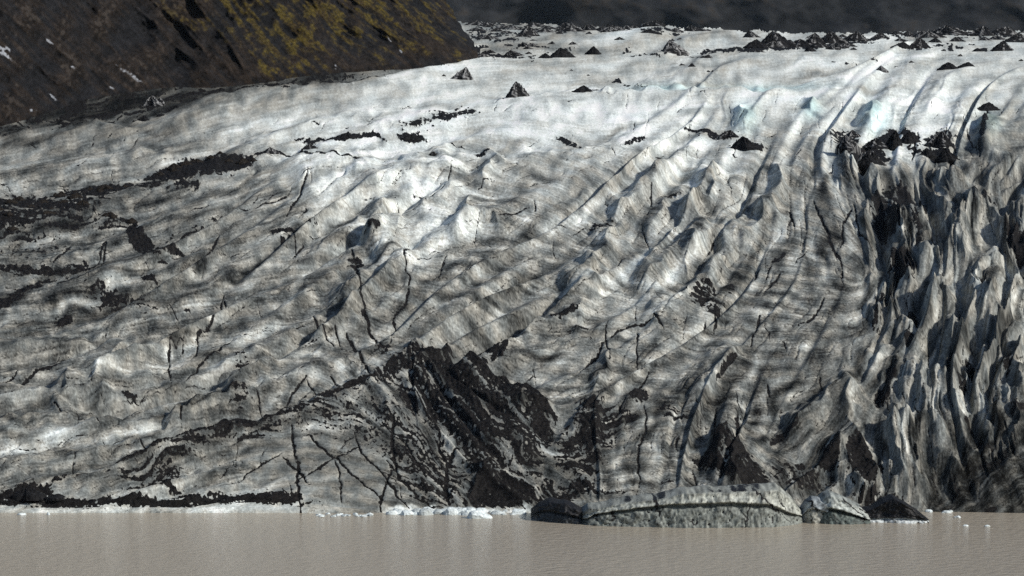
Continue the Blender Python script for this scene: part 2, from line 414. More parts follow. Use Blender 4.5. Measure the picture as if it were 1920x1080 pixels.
CK = [([(547, 805), (552, 852), (559, 880), (560, 910), (562, 968)], 3.2), ([(580, 820), (627, 862), (687, 910), (720, 940)], 2.2), ([(680, 837), (625, 865), (595, 885), (557, 907)], 2.0),
      ([(527, 860), (560, 887), (580, 910)], 1.6), ([(527, 852), (477, 880), (447, 905)], 1.3), ([(665, 815), (690, 860), (727, 905), (767, 952)], 2.2), ([(737, 790), (735, 840), (745, 890)], 2),
      ([(752, 825), (775, 860), (800, 895)], 1.8), ([(725, 865), (762, 907), (812, 950)], 3.0), ([(732, 880), (715, 930), (716, 960)], 3.0), ([(858, 845), (838, 870), (836, 900), (842, 940)], 4.0), ([(825, 832), (835, 862)], 2.0),
      ([(630, 865), (637, 910), (640, 950)], 1.6), ([(670, 565), (692, 607), (720, 652)], 3.0), ([(652, 627), (675, 670), (692, 702)], 3.0), ([(585, 592), (600, 625), (625, 647)], 1.8), ([(627, 617), (642, 650)], 1.4),
      ([(767, 450), (770, 472), (762, 487), (765, 515), (770, 525), (760, 562), (740, 587), (740, 607), (730, 640)], 1.7), ([(835, 475), (825, 515)], 1.3), ([(420, 545), (407, 587), (392, 625), (372, 635), (367, 670)], 2.0),
      ([(420, 555), (427, 592)], 1.3), ([(435, 637), (400, 662), (362, 700), (345, 715)], 1.6), ([(320, 655), (315, 690), (320, 720)], 1.6), ([(205, 445), (192, 462), (182, 490)], 2.0), ([(202, 450), (190, 495)], 1.8),
      ([(130, 455), (117, 475), (100, 492)], 1.8), ([(410, 440), (390, 470), (377, 492)], 1.8), ([(1527, 375), (1547, 425), (1562, 465), (1580, 492), (1580, 520)], 2.2), ([(1595, 390), (1577, 420), (1575, 465)], 1.8),
      ([(1479, 397), (1487, 420)], 2.0), ([(1142, 600), (1137, 635), (1139, 675)], 1.6), ([(1135, 637), (1115, 667), (1087, 695)], 1.8), ([(1192, 620), (1197, 695)], 1.5), ([(1425, 590), (1407, 647)], 1.8), ([(1340, 585), (1337, 622)], 1.8),
      ([(1320, 600), (1316, 618)], 1.6), ([(1222, 597), (1180, 610), (1145, 632)], 1.8), ([(1225, 597), (1242, 617)], 2.4), ([(1207, 760), (1207, 810), (1200, 847), (1198, 915)], 2.2), ([(1345, 760), (1342, 830)], 1.7), ([(1380, 770), (1381, 822)], 1.7),
      ([(1300, 880), (1310, 920)], 1.8), ([(1272, 815), (1272, 835)], 1.6), ([(580, 330), (565, 360), (545, 385), (537, 405)], 2.0), ([(480, 392), (520, 375), (545, 350)], 1.4), ([(830, 350), (800, 380)], 1.2),
      ([(658, 470), (672, 520), (680, 545)], 2.6), ([(550, 448), (552, 480)], 1.2), ([(565, 455), (548, 482)], 1.6), ([(100, 760), (125, 778)], 1.2), ([(150, 780), (185, 808)], 1.3), ([(345, 770), (342, 802)], 1.6), ([(260, 828), (273, 850)], 1.4),
      ([(140, 855), (134, 897)], 1.7), ([(480, 735), (490, 768)], 1.8), ([(575, 705), (548, 735), (532, 765)], 1.8), ([(575, 710), (590, 725), (605, 745)], 1.5), ([(620, 700), (640, 728)], 1.6), ([(990, 390), (930, 408)], 1.5),
      ([(0, 725), (40, 720), (100, 690), (120, 672)], 1.8), ([(10, 722), (30, 700)], 1.4), ([(1720, 250), (1710, 300)], 1.6), ([(1815, 245), (1830, 280)], 2), ([(1850, 210), (1846, 260), (1835, 290)], 5), ([(1600, 380), (1610, 430), (1640, 470)], 1.5),
      ([(1545, 560), (1530, 590), (1500, 610)], 2.2), ([(1462, 515), (1440, 540)], 2.2), ([(1470, 640), (1475, 660)], 1.5), ([(1536, 702), (1540, 722)], 1.8), ([(1440, 720), (1446, 740)], 2.0), ([(1380, 672), (1362, 690), (1345, 720)], 2.8),
      ([(1170, 755), (1150, 790)], 1.6), ([(1220, 700), (1195, 735)], 1.6), ([(1410, 520), (1425, 500)], 1.8), ([(1000, 380), (1004, 398)], 1.2), ([(1222, 357), (1222, 385)], 1.4), ([(1205, 420), (1215, 480)], 1.0), ([(1165, 485), (1157, 500)], 1.4)]
rr = random.Random(4)
for pl, w in CK: crack(pl, w * .95, 2.6, 1.0)
for k in range(260):                                     # the many short fine cracks
    u, v = rr.uniform(-250, 2170), rr.uniform(250, 930)
    c = int(np.clip((u - us[0]) / SU, 0, NU - 1)); r_ = int(np.clip((v - vs[0]) / SV, 0, NV - 1))
    if rr.random() < .6:
        t = math.atan2(-rd[1][r_, c] * SV, rd[0][r_, c] * SU) + rr.gauss(0, .35)
    else:
        t = math.radians(90 + rr.gauss(0, 28))
    L = rr.uniform(12, 46) * (0.5 if v < 330 else 1)
    pts = []
    for s in (-.5, -.15, .2, .5):
        pts.append((u + math.cos(t) * L * s + rr.gauss(0, 2), v - math.sin(t) * L * s + rr.gauss(0, 2)))
    crack(pts, rr.uniform(.7, 1.3), 1.2, rr.uniform(.3, .85))

for k in range(110):                                     # cracks of the upper plateau
    u, v = rr.uniform(880, 1920), rr.uniform(175, 285)
    if k % 3 == 0: u, v = rr.uniform(100, 900), rr.uniform(190, 300)
    t = math.radians(rr.gauss(75 if u > 1150 else 30, 22)); L = rr.uniform(8, 26)
    crack([(u + math.cos(t) * L * q + rr.gauss(0, 1), v - math.sin(t) * L * q + rr.gauss(0, 1)) for q in (-.5, -.1, .2, .5)], rr.uniform(.6, 1.1), 1.0, rr.uniform(.2, .6))
# long thin seams along the folds
for lam, ln, wd, th, dp in ((80, 170, .055, .25, 1.8), (46, 110, .06, .55, 1.0)):
    nF = warp(licnoise(lam, ln, rd, 2), 4.0)
    gF = np.hypot(np.gradient(nF, axis=1), np.gradient(nF, axis=0)) + 1e-4
    dF = np.abs(nF) / gF * SU                       # distance to the fold line in ground units of the grid
    on = sstep(th, th + .5, nI1 * .5 + norm(blur(bandnoise((NV, NU), 120 / SU, .5, 1, SU / SV), 6)) + .25 * wf1) * sstep(235, 330, VV) * (1 - sstep(900, 945, VV)) * (1 - face_mask)
    hz -= (dp * on * np.exp(-(dF / 2.2) ** 2)).astype(np.float32)
    crackv = np.maximum(crackv, np.where(on > .02, np.clip(.42 * on * (1.0 - dF / 1.15) - .26 * (1 - on), -1, .05), -1)).astype(np.float32)

# ------------------------------------------------------------------ debris cover
ashd = np.full((NV, NU), -1.0, np.float32)      # density of black debris; about 0 = patchy


def blob(u, v, ru, rv, ang=0.0, s=1.0):
    t = math.radians(ang); c, q = math.cos(t), math.sin(t)
    x, y = UU - u, VV - v
    d = ((x * c - y * q) / ru) ** 2 + ((x * q + y * c) / rv) ** 2
    ashd[...] = np.maximum(ashd, (-1.0 + (1.0 + s) * np.exp(-d * d * 0.7)).astype(np.float32))


def band(pl, w, s=1.0):
    r = polydist(pl, w * 3 + 4)
    if r is None: return
    sl, d, pos = r
    d = np.abs(d + wob[sl] * .6)
    env = sstep(0, .12, pos + .02) * sstep(0, .12, 1.02 - pos)
    ashd[sl] = np.maximum(ashd[sl], (-1.0 + (1.0 + s) * env * np.exp(-(d / w) ** 2)).astype(np.float32))


def poly(pts, soft, s=1.0):
    p = np.array(pts, float)
    inside = np.zeros((NV, NU), bool)
    j = len(p) - 1
    for i in range(len(p)):
        xi, yi = p[i]; xj, yj = p[j]
        c = ((yi > VV) != (yj > VV)) & (UU < (xj - xi) * (VV - yi) / (yj - yi + 1e-9) + xi)
        inside ^= c
        j = i
    m = blur(inside.astype(np.float32), soft / SU)
    return m


def ashpoly(pts, soft, s=1.0):
    m = poly(pts, soft)
    ashd[...] = np.maximum(ashd, -1 + (1 + s) * m)


# big ridge by the shore
ashpoly([(690, 705), (775, 652), (845, 665), (905, 700), (1015, 755), (1062, 803), (1030, 826), (960, 830), (925, 850), (880, 850), (820, 810), (760, 770), (720, 735)], 12, .64)
ashpoly([(500, 805), (560, 768), (640, 735), (690, 712), (740, 745), (800, 820), (860, 870), (800, 880), (720, 830), (640, 815), (560, 805)], 22, .02)
ashpoly([(905, 885), (945, 893), (1000, 925), (1008, 946), (868, 946), (880, 905)], 5, .9)
ashpoly([(860, 830), (930, 830), (960, 870), (930, 885), (890, 900), (870, 870)], 10, .45)
ashpoly([(780, 900), (870, 850), (880, 900), (850, 950), (790, 945)], 12, .15)
band([(195, 893), (300, 851), (400, 822), (480, 802), (560, 776), (630, 742), (690, 712), (740, 680), (775, 660)], 7, .75)
band([(300, 862), (400, 838), (470, 822), (540, 800)], 10, .15)
band([(775, 657), (840, 668), (900, 700), (985, 742), (1015, 760), (1060, 803)], 9, 1.1)
ashpoly([(1000, 800), (1055, 805), (1020, 850), (990, 840)], 8, .4)
ashpoly([(1045, 800), (1090, 755), (1130, 755), (1180, 790), (1140, 830), (1120, 890), (1080, 910), (1050, 880)], 13, .62); ashpoly([(700, 780), (790, 780), (860, 850), (870, 900), (800, 945), (740, 900)], 22, .18); ashpoly([(960, 800), (1030, 830), (1010, 890), (940, 880)], 14, .3)
ashpoly([(1010, 900), (1090, 890), (1150, 925), (1060, 950), (1000, 945)], 11, .3)
blob(1195, 745, 22, 12, 10, .9); blob(1130, 800, 26, 16, 20, .5); blob(1175, 780, 30, 10, -20, .3); blob(1260, 770, 40, 14, -30, -.05); blob(1100, 770, 30, 10, 35, .8)
band([(870, 668), (905, 664), (940, 668), (955, 655)], 9, .75); band([(880, 690), (950, 672)], 6, .3)
# bench along the shore
band([(-80, 942), (60, 940), (140, 944), (300, 946), (420, 936), (520, 938), (600, 948)], 11, 1.1); band([(-60, 936), (30, 928), (60, 918), (110, 930)], 9, 1.0)
band([(220, 905), (300, 875), (380, 852)], 9, .2); band([(290, 850), (340, 832), (370, 842)], 8, .8); ashpoly([(240, 880), (330, 862), (345, 930), (310, 935), (240, 925)], 12, .12)
band([(395, 830), (430, 820), (480, 805)], 8, .5); blob(120, 900, 40, 10, 10, -.3); blob(325, 900, 14, 30, 0, .25)
# dark brown moraine bands, left
ashpoly([(262, 335), (300, 316), (350, 302), (420, 297), (485, 303), (470, 316), (420, 326), (360, 336), (300, 342)], 5, 1.1)
ashpoly([(90, 362), (140, 350), (200, 345), (255, 343), (240, 355), (190, 372), (150, 366), (100, 370)], 5, .9)
ashpoly([(-100, 372), (60, 365), (150, 378), (190, 392), (140, 402), (60, 398), (-100, 395)], 8, .75); ashpoly([(-100, 395), (20, 392), (46, 425), (0, 440), (-100, 440)], 8, .7)
band([(40, 405), (120, 402), (160, 418)], 8, .5); band([(0, 430), (60, 440), (90, 436)], 8, .2); band([(195, 408), (260, 408)], 4, .9); blob(275, 352, 30, 9, 10, .2); band([(340, 348), (375, 346)], 5, .6); band([(300, 355), (380, 350)], 8, .1)
ashpoly([(233, 425), (250, 412), (292, 458), (276, 470), (262, 474), (242, 452)], 3, 1.2); band([(262, 474), (300, 468), (350, 478)], 7, 1.0); band([(285, 482), (320, 490)], 6, .3)
band([(-60, 506), (90, 510), (130, 502), (190, 498)], 7, .8); band([(-40, 590), (0, 572), (25, 560), (50, 540), (90, 533)], 9, .7); band([(60, 525), (130, 528), (160, 520)], 9, .15)
ashpoly([(150, 535), (190, 530), (240, 545), (280, 565), (240, 585), (190, 575)], 10, .35); blob(280, 520, 16, 6, 0, .9); blob(118, 596, 20, 8, 10, .7); blob(150, 420, 80, 10, 3, .05); blob(60, 470, 70, 18, 0, -.3); blob(30, 412, 60, 16, 4, .7); blob(110, 386, 90, 12, 3, .6); blob(230, 560, 50, 18, -15, .2); blob(380, 420, 60, 10, 25, -.25); blob(330, 440, 40, 8, 20, -.1)
blob(242, 745, 14, 8, 0, .7); band([(420, 740), (470, 745), (440, 765)], 8, .05); blob(455, 685, 14, 22, 20, .05); band([(505, 440), (560, 425), (590, 415)], 5, 1.0); band([(520, 452), (600, 418)], 5, .3)
blob(668, 492, 13, 9, 0, .9); blob(1130, 424, 24, 10, 10, .5); blob(1060, 596, 26, 7, 22, .8); blob(1320, 555, 26, 18, 30, .5); blob(1340, 575, 16, 14, 0, .35); blob(700, 448, 16, 6, 10, .7); blob(1255, 368, 16, 6, 0, .6)
band([(1260, 560), (1290, 552)], 4, .8); band([(1445, 490), (1462, 482), (1480, 470)], 4, .8); blob(1080, 620, 20, 6, 20, .2); blob(720, 655, 12, 10, 0, .5)
band([(620, 300), (580, 294), (500, 288), (470, 300)], 4, .9); band([(590, 292), (640, 300), (680, 306)], 3, .9); band([(545, 268), (620, 262), (680, 258), (740, 256)], 4, .55); blob(770, 256, 28, 6, 2, 1.0); blob(640, 263, 16, 5, 4, 1.0)
band([(760, 240), (820, 222), (890, 208)], 7, .45); blob(835, 222, 22, 7, 4, .8); blob(880, 212, 16, 5, 0, .9); blob(780, 235, 14, 4, 0, .8); band([(740, 245), (850, 225)], 10, .0); blob(905, 292, 14, 4, 10, .8); band([(840, 272), (880, 278), (905, 288)], 2, .4)
blob(1190, 263, 24, 6, 18, .5); blob(1065, 262, 24, 6, -25, .3); blob(1330, 248, 40, 6, -3, .5); blob(1400, 275, 36, 5, 5, .4); band([(1300, 250), (1380, 258)], 5, .2); band([(1140, 142), (1165, 152), (1220, 174)], 6, -.1); band([(1070, 172), (1180, 168)], 6, -.1)
band([(870, 60), (950, 75), (1000, 70)], 10, -.12); band([(870, 90), (990, 88), (1080, 100)], 8, -.2); band([(1150, 102), (1330, 98), (1420, 92)], 4, .2); band([(1320, 97), (1400, 92), (1480, 88)], 5, .6); band([(860, 48), (960, 52), (1080, 53), (1200, 55), (1300, 60)], 5, .25); band([(880, 70), (930, 62), (1000, 70)], 9, .15); band([(880, 100), (960, 108), (1010, 110)], 5, .3); band([(1640, 68), (1760, 62), (1920, 66)], 6, .4); band([(1380, 95), (1470, 90), (1560, 84), (1660, 76)], 6, .6); band([(1690, 92), (1760, 86), (1920, 92)], 4, .2); band([(1540, 110), (1640, 122), (1720, 124)], 2, -.1)
# glacier margin under the hillside
ashpoly([(0, 240), (80, 205), (160, 182), (165, 205), (100, 225), (20, 245)], 5, .15); ashpoly([(100, 205), (160, 180), (165, 200), (130, 215)], 4, .8); band([(60, 236), (150, 218), (240, 212), (310, 196)], 4, .5); blob(290, 192, 22, 9, 15, .7)
band([(330, 180), (360, 168), (430, 165)], 5, .6); band([(420, 163), (480, 160), (540, 150)], 5, .3); band([(540, 165), (600, 158), (680, 150), (780, 132), (860, 120)], 6, .25); band([(480, 158), (700, 138)], 6, .0); blob(270, 222, 12, 4, 0, 1.1); blob(300, 218, 8, 3, 0, 1.1); blob(205, 230, 12, 4, 0, .8)
blob(115, 238, 14, 7, 0, .4); band([(170, 225), (210, 232)], 3, .5)
# crevassed right: debris in the cracks and on the pyramids
ashpoly([(1550, 258), (1585, 240), (1615, 245), (1608, 275), (1590, 290), (1570, 280)], 7, .55); ashpoly([(1628, 262), (1660, 248), (1677, 236), (1690, 272), (1660, 276)], 4, 1.0); ashpoly([(1680, 245), (1710, 247), (1728, 262), (1705, 270)], 3, 1.1)
ashpoly([(1728, 262), (1760, 243), (1790, 243), (1780, 275), (1750, 272)], 5, .8); ashpoly([(1590, 300), (1620, 274), (1650, 275), (1672, 297), (1640, 310), (1630, 322)], 4, 1.1); ashpoly([(1725, 294), (1745, 277), (1775, 278), (1802, 300), (1750, 298)], 4, 1.1); band([(1700, 276), (1740, 282)], 6, .5)
ashpoly([(1630, 370), (1655, 360), (1672, 350), (1690, 400), (1700, 430), (1665, 445), (1640, 420)], 7, .75); ashpoly([(1678, 340), (1710, 365), (1742, 386), (1735, 412), (1700, 402), (1684, 378)], 4, 1.2); ashpoly([(1672, 476), (1700, 478), (1720, 505), (1712, 530), (1685, 540), (1672, 520)], 6, .95)
band([(1712, 405), (1722, 440), (1726, 480)], 7, .7); blob(1655, 560, 12, 16, 0, .3); blob(1640, 600, 8, 22, 0, .5); blob(1710, 590, 12, 16, -30, .8); blob(1705, 640, 10, 18, 0, .6); ashpoly([(1880, 420), (1920, 440), (2000, 460), (2000, 500), (1915, 490), (1890, 460)], 5, 1.0)
blob(1835, 365, 30, 8, -20, .15); band([(1815, 352), (1850, 372), (1875, 385)], 5, .3); blob(1888, 690, 10, 20, 0, .9); blob(1822, 685, 12, 12, 0, .7); blob(1803, 720, 10, 14, 0, .5); blob(1670, 700, 10, 14, 30, .8); blob(1655, 735, 18, 14, 40, .7); blob(1840, 545, 10, 6, 0, .8)
ashpoly([(1300, 863), (1340, 835), (1358, 820), (1385, 835), (1415, 870), (1446, 910), (1440, 926), (1370, 926), (1340, 900)], 5, .85); ashpoly([(1300, 862), (1342, 834), (1345, 868), (1335, 890)], 3, 1.2); ashpoly([(1524, 876), (1572, 824), (1575, 860), (1565, 890), (1540, 880)], 3, 1.2)
ashpoly([(1578, 850), (1600, 830), (1615, 822), (1640, 860), (1652, 872), (1640, 930), (1615, 930), (1590, 890)], 5, 1.0); ashpoly([(1460, 860), (1490, 870), (1560, 880), (1580, 920), (1500, 930), (1450, 905)], 12, .15); band([(1440, 830), (1475, 812), (1500, 802)], 6, .8); blob(1500, 868, 10, 8, 0, .9)
ashpoly([(1600, 935), (1640, 930), (1690, 925), (1730, 970), (1640, 975)], 6, .7); blob(1815, 795, 14, 6, 0, .6); band([(1890, 790), (1950, 765)], 8, .6); blob(1850, 872, 16, 6, 0, .8); band([(1840, 838), (1890, 850)], 5, .2); blob(1858, 952, 12, 5, 0, 1.0); ashpoly([(1000, 945), (1060, 940), (1095, 975), (1020, 978)], 7, .6)
band([(1100, 930), (1200, 930), (1290, 935)], 4, .0); blob(1248, 905, 14, 5, 0, .6); blob(1370, 540, 8, 8, 0, .3)

margin = poly([(-300, 200), (0, 200), (160, 160), (480, 130), (860, 100), (868, 120), (760, 141), (690, 158), (560, 169), (375, 193), (330, 210), (200, 236), (0, 258), (-300, 300)], 4)
ashd = np.maximum(ashd, (-1 + .74 * margin).astype(np.float32))


def bare(u, v, ru, rv, ang, s):
    t = math.radians(ang); c_, q_ = math.cos(t), math.sin(t)
    x, y = UU - u, VV - v
    d = ((x * c_ - y * q_) / ru) ** 2 + ((x * q_ + y * c_) / rv) ** 2
    ashd[...] = np.where(ashd > -.93, ashd - s * np.exp(-d), ashd)


for b_ in [(808, 712, 12, 24, 25, 1.1), (758, 702, 26, 12, 35, .9), (770, 730, 26, 9, -50, .9), (742, 738, 8, 30, 20, .9), (712, 738, 16, 9, 20, .8), (705, 755, 16, 12, 30, .7), (985, 772, 13, 22, 0, .9), (860, 672, 14, 6, -30, .8), (905, 762, 8, 22, 35, .6),
           (940, 800, 8, 14, 30, .6), (850, 770, 10, 24, 35, .7), (830, 800, 10, 26, 35, .6), (790, 790, 10, 26, 35, .7), (885, 800, 6, 20, 35, .5), (935, 905, 10, 12, 30, .7), (680, 770, 24, 8, -40, .5), (640, 772, 20, 8, -40, .5), (1360, 870, 8, 30, 15, .9), (1385, 860, 5, 30, 30, .7), (1340, 900, 10, 12, 0, .4), (1585, 860, 4, 26, 8, .8), (1120, 780, 16, 12, 20, .5), (1085, 850, 14, 24, 0, .5), (1085, 805, 14, 8, 30, .4)]:
    bare(*b_)
ragged = 0.52 * warp(nS2, 5.0) + 0.50 * warp(nS1, 7.0) + 0.30 * nI3 + 0.46 * nI2 + 0.20 * nI1 + 0.20 * nS3
cover = ashd + 0.54 * ragged
cover = np.where(ashd < -0.93, -1, cover).astype(np.float32)
ash = sstep(-0.06, 0.18, cover)
# rubble relief where debris lies
hz += ash * (.5 * np.abs(nI3) + .5 * nI2 + 0.25 * nI4) * np.clip(amp / 8, .35, 1.2)
# ice surface roughness
hz += np.clip(amp / 10, .1, 1.3) * (0.16 * nI2 * calm + 0.03 * nI3 + 0.05 * nS2)

# ------------------------------------------------------------------ shoreline
SHORE = np.interp(us, [-300, 0, 400, 620, 760, 870, 1000, 1090, 1300, 1500, 1640, 1700, 1740, 1800, 1920, 2220],
                  [967, 966, 968, 970, 966, 958, 962, 972, 972, 972, 968, 962, 945, 950, 972, 985])[None, :] + 1.0
# a low pale ledge of ice at the waterline on the left and centre
ledge = (1 - sstep(620, 720, UU)) * sstep(0, 6, VV - 953) * 5.0
fade = sstep(2, 40, SHORE - VV)
hz = hz - .75 * blur(hz, 42 / SU)                  # keep the mean surface where it was
hz = hz * fade + ledge * (1 - fade)
hz = hz - sstep(-2, 14, VV - SHORE) * 40.0

Ybase = yd(VV)
P = at(UU, VV, Ybase)
P[..., 2] += hz * Ybase / FPX
# the waterline row: shift the whole front so the ice meets the water where it should
shift = (SHORE - 966.0) * 0.10
P[..., 2] += (shift * sstep(820, 940, VV)) * 0.9

# ------------------------------------------------------------------ ice colour (dirt on the ice)
TONE = [(0, 250, .5), (100, 240, .4), (200, 190, .36), (300, 220, .42), (420, 180, .38), (600, 155, .38), (0, 300, .58), (150, 290, .62), (300, 280, .62), (450, 230, .85), (600, 200, .9), (700, 170, .9), (850, 170, .9), (600, 270, .85), (800, 270, .95),
        (1000, 220, .97), (1200, 220, .97), (1000, 150, .85), (1200, 130, .8), (1500, 130, .82), (1800, 110, .8), (1000, 80, .65), (1300, 90, .75), (1700, 170, .87), (1900, 170, .82), (1500, 210, .97), (1750, 215, .92), (1900, 250, .55), (1850, 300, .45),
        (1500, 260, .62), (1300, 265, .8), (1100, 262, .92), (1100, 300, .58), (900, 298, .75), (700, 285, .92), (640, 320, .88), (450, 340, .55), (500, 420, .5), (300, 380, .45), (100, 320, .52), (100, 440, .45), (0, 480, .45), (250, 460, .45), (100, 560, .42),
        (300, 600, .45), (450, 500, .45), (550, 480, .58), (600, 560, .47), (450, 620, .55), (700, 400, .58), (820, 415, .9), (780, 340, .8), (900, 360, .56), (1000, 360, .64), (1100, 370, .68), (1200, 350, .64), (1000, 450, .52), (900, 500, .46), (800, 580, .5),
        (950, 600, .48), (1150, 470, .6), (1250, 440, .56), (1200, 500, .62), (1200, 560, .72), (1100, 620, .5), (1250, 620, .54), (1000, 700, .5), (1450, 400, .6), (1550, 400, .52), (1500, 500, .52), (1420, 560, .48), (1550, 570, .48), (1450, 640, .5), (1400, 720, .44),
        (1500, 740, .4), (1350, 800, .42), (1250, 760, .42), (1200, 860, .48), (1620, 450, .46), (1750, 420, .46), (1850, 350, .46), (1800, 550, .54), (1880, 500, .55), (1900, 700, .46), (1750, 650, .5), (1700, 800, .5), (1780, 750, .58), (1600, 750, .4), (1850, 850, .24),
        (1900, 930, .24), (0, 650, .45), (100, 680, .45), (250, 690, .58), (350, 660, .55), (150, 720, .55), (500, 700, .54), (600, 680, .54), (0, 740, .5), (150, 770, .5), (0, 800, .46), (120, 790, .46), (0, 840, .5), (110, 830, .52), (220, 835, .5), (275, 820, .5), (300, 780, .45), (100, 900, .42), (200, 880, .44),
        (250, 860, .38), (400, 780, .38), (450, 800, .4), (380, 890, .46), (520, 850, .5), (600, 900, .5), (700, 900, .48), (600, 800, .5), (100, 963, .85), (250, 963, .8), (400, 963, .9), (550, 966, .8)]
tone, = field(TONE, 48)
big = norm(warp(licnoise(60, 60, rd, 3), 6.0)); big2 = norm(warp(licnoise(30, 60, sd_, 2), 5.0))
dirtn = 0.11 * nS1 * (.5 + calm) + 0.30 * big + .22 * big2 + 0.20 * nI1 + 0.13 * nS2 * (.4 + calm) + 0.10 * nI2 + 0.14 * nS3 + .11 * nI3 + .08 * nI4
k_ = np.interp(VV, [40, 200, 300, 420, 1000], [.15, .17, .21, .25, .22]).astype(np.float32)
face = sstep(440, 500, UU) * (1 - sstep(700, 760, UU)) * sstep(800, 850, VV)
k_ = k_ * (1 - .45 * face)
fringe = sstep(943, 956, VV + 3 * wf1) * sstep(700, 740, UU) * (1 - sstep(1000, 1030, UU))
c = tone * (1 - .36 * margin) + k_ * dirtn
c = c + (0.95 + .1 * nI2 - c) * fringe * .85
for u_, v_, a_, b_, t_ in ((20, 843, 34, 13, 5), (110, 822, 62, 16, 4), (215, 826, 34, 13, 6), (282, 808, 34, 11, 15), (315, 670, 10, 14, 0), (325, 775, 16, 6, 20), (640, 690, 12, 12, 0)):
    q_ = math.radians(t_); x_ = (UU - u_) * math.cos(q_) - (VV - v_) * math.sin(q_); y_ = (UU - u_) * math.sin(q_) + (VV - v_) * math.cos(q_)
    c = c + .29 * np.exp(-((x_ / a_) ** 2 + (y_ / b_) ** 2) ** 1.3)
# thin dark seams: dirt gathered along sediment layers
seam = sstep(.86, 1.0, 1 - np.abs(nS1 * .6 + nS2 * .25)) * sstep(-.2, .8, nI1 + .3 * nI2)
c -= 0.22 * seam * sstep(230, 360, VV)
c = np.clip(c, 0.10, 1.0)
alb = 0.93 * c ** 2.35
warm = np.clip(0.5 + 0.28 * nI1 + 0.22 * nS1, 0, 1)[..., None]
cool_t = np.array([0.94, 1.0, 0.96]); warm_t = np.array([1.035, 1.0, 0.875])
tint = cool_t * (1 - warm) + warm_t * warm
white = sstep(.6, .95, c)[..., None]
tint = tint * (1 - white * .6) + np.array([.93, 1.0, .985]) * white * .6
rgb = alb[..., None] * tint
for u_, v_, a_, b_ in ((1440, 162, 90, 9), (1398, 225, 22, 26), (1522, 206, 20, 16), (1640, 220, 26, 26), (1240, 165, 60, 10), (1855, 235, 20, 26)):   # clean blue ice in the open hollows
    e_ = (.6 * np.exp(-((UU - u_) / a_) ** 2 - ((VV - v_) / b_) ** 2))[..., None]
    rgb = rgb * (1 - e_) + rgb * np.array([.62, .93, 1.0]) * e_
ashc = np.array([0.006, 0.006, 0.0068])
brown = np.array([0.022, 0.018, 0.015])
bm = (sstep(560, 420, UU) * sstep(420, 390, VV) * sstep(280, 300, VV))[..., None]
acol = ashc * (1 - bm) + brown * bm
rgb = np.clip(rgb, 0.003, 0.9)
# where brown rubble lies the ice under it is brown too
rgb = rgb * (1 - bm * ash[..., None]) + np.array([.03, .024, .02]) * bm * ash[..., None]
rgb = np.concatenate([rgb, np.clip(np.maximum(cover, crackv), -1, 1)[..., None]], -1)


# ------------------------------------------------------------------ materials
def new_mat(name):
    m = bpy.data.materials.new(name); m.use_nodes = True
    t = m.node_tree; t.nodes.clear()
    out = t.nodes.new('ShaderNodeOutputMaterial'); b = t.nodes.new('ShaderNodeBsdfPrincipled')
    t.links.new(b.outputs[0], out.inputs[0])
    return m, t, b


def surf_mat(name, scale=2.2, lo=.72, hi=1.25, rough=.75, bump=.35, dist=.12, spec=.3, grit=0.0):
    """vertex colour times fine 3D mottling, black grit where the cover value says so, and a small bump"""
    m, t, b = new_mat(name)
    L = t.links.new
    at_ = t.nodes.new('ShaderNodeAttribute'); at_.attribute_name = 'surf'
    tc = t.nodes.new('ShaderNodeTexCoord')

    def noise(sc, det, ro):
        n = t.nodes.new('ShaderNodeTexNoise'); n.inputs['Scale'].default_value = sc; n.inputs['Detail'].default_value = det; n.inputs['Roughness'].default_value = ro
        L(tc.outputs['Object'], n.inputs['Vector'])
        return n.outputs['Fac']

    def rng(x, a0, a1, b0, b1, smooth=False):
        r = t.nodes.new('ShaderNodeMapRange')
        if smooth: r.interpolation_type = 'SMOOTHSTEP'
        for i_, v_ in zip((1, 2, 3, 4), (a0, a1, b0, b1)): r.inputs[i_].default_value = v_
        L(x, r.inputs[0])
        return r.outputs[0]
    n1 = noise(scale, 6, .7)
    mx = t.nodes.new('ShaderNodeVectorMath'); mx.operation = 'SCALE'
    L(at_.outputs['Color'], mx.inputs[0]); L(rng(n1, .3, .7, lo, hi), mx.inputs['Scale'])
    colr = mx.outputs[0]
    if grit:
        n2 = noise(scale * .9, 5, .75)
        add = t.nodes.new('ShaderNodeMath'); add.operation = 'MULTIPLY_ADD'
        L(rng(n2, .25, .75, -1, 1), add.inputs[0]); add.inputs[1].default_value = grit; L(at_.outputs['Alpha'], add.inputs[2])
        fac = rng(add.outputs[0], -.05, .11, 0, 1, True)
        mr = t.nodes.new('ShaderNodeMixRGB'); L(fac, mr.inputs[0]); L(colr, mr.inputs[1])
        dk = t.nodes.new('ShaderNodeMixRGB'); dk.inputs[1].default_value = (.0035, .0035, .004, 1); dk.inputs[2].default_value = (.024, .022, .021, 1)
        L(rng(n1, .35, .7, 0, 1), dk.inputs[0]); L(dk.outputs[0], mr.inputs[2])
        colr = mr.outputs[0]
    L(colr, b.inputs['Base Color'])
    b.inputs['Roughness'].default_value = rough
    b.inputs['Specular IOR Level'].default_value = spec
    bp = t.nodes.new('ShaderNodeBump'); bp.inputs['Strength'].default_value = bump; bp.inputs['Distance'].default_value = dist
    L(n1, bp.inputs['Height']); L(bp.outputs[0], b.inputs['Normal'])
    return m


M_ICE = surf_mat('dirty_ice', scale=1.5, lo=.66, hi=1.34, bump=.6, dist=.2, spec=.06, grit=.32)
M_ROCK = surf_mat('slope_rock', scale=.5, lo=.55, hi=1.5, rough=.95, bump=.8, dist=.8, spec=.1)

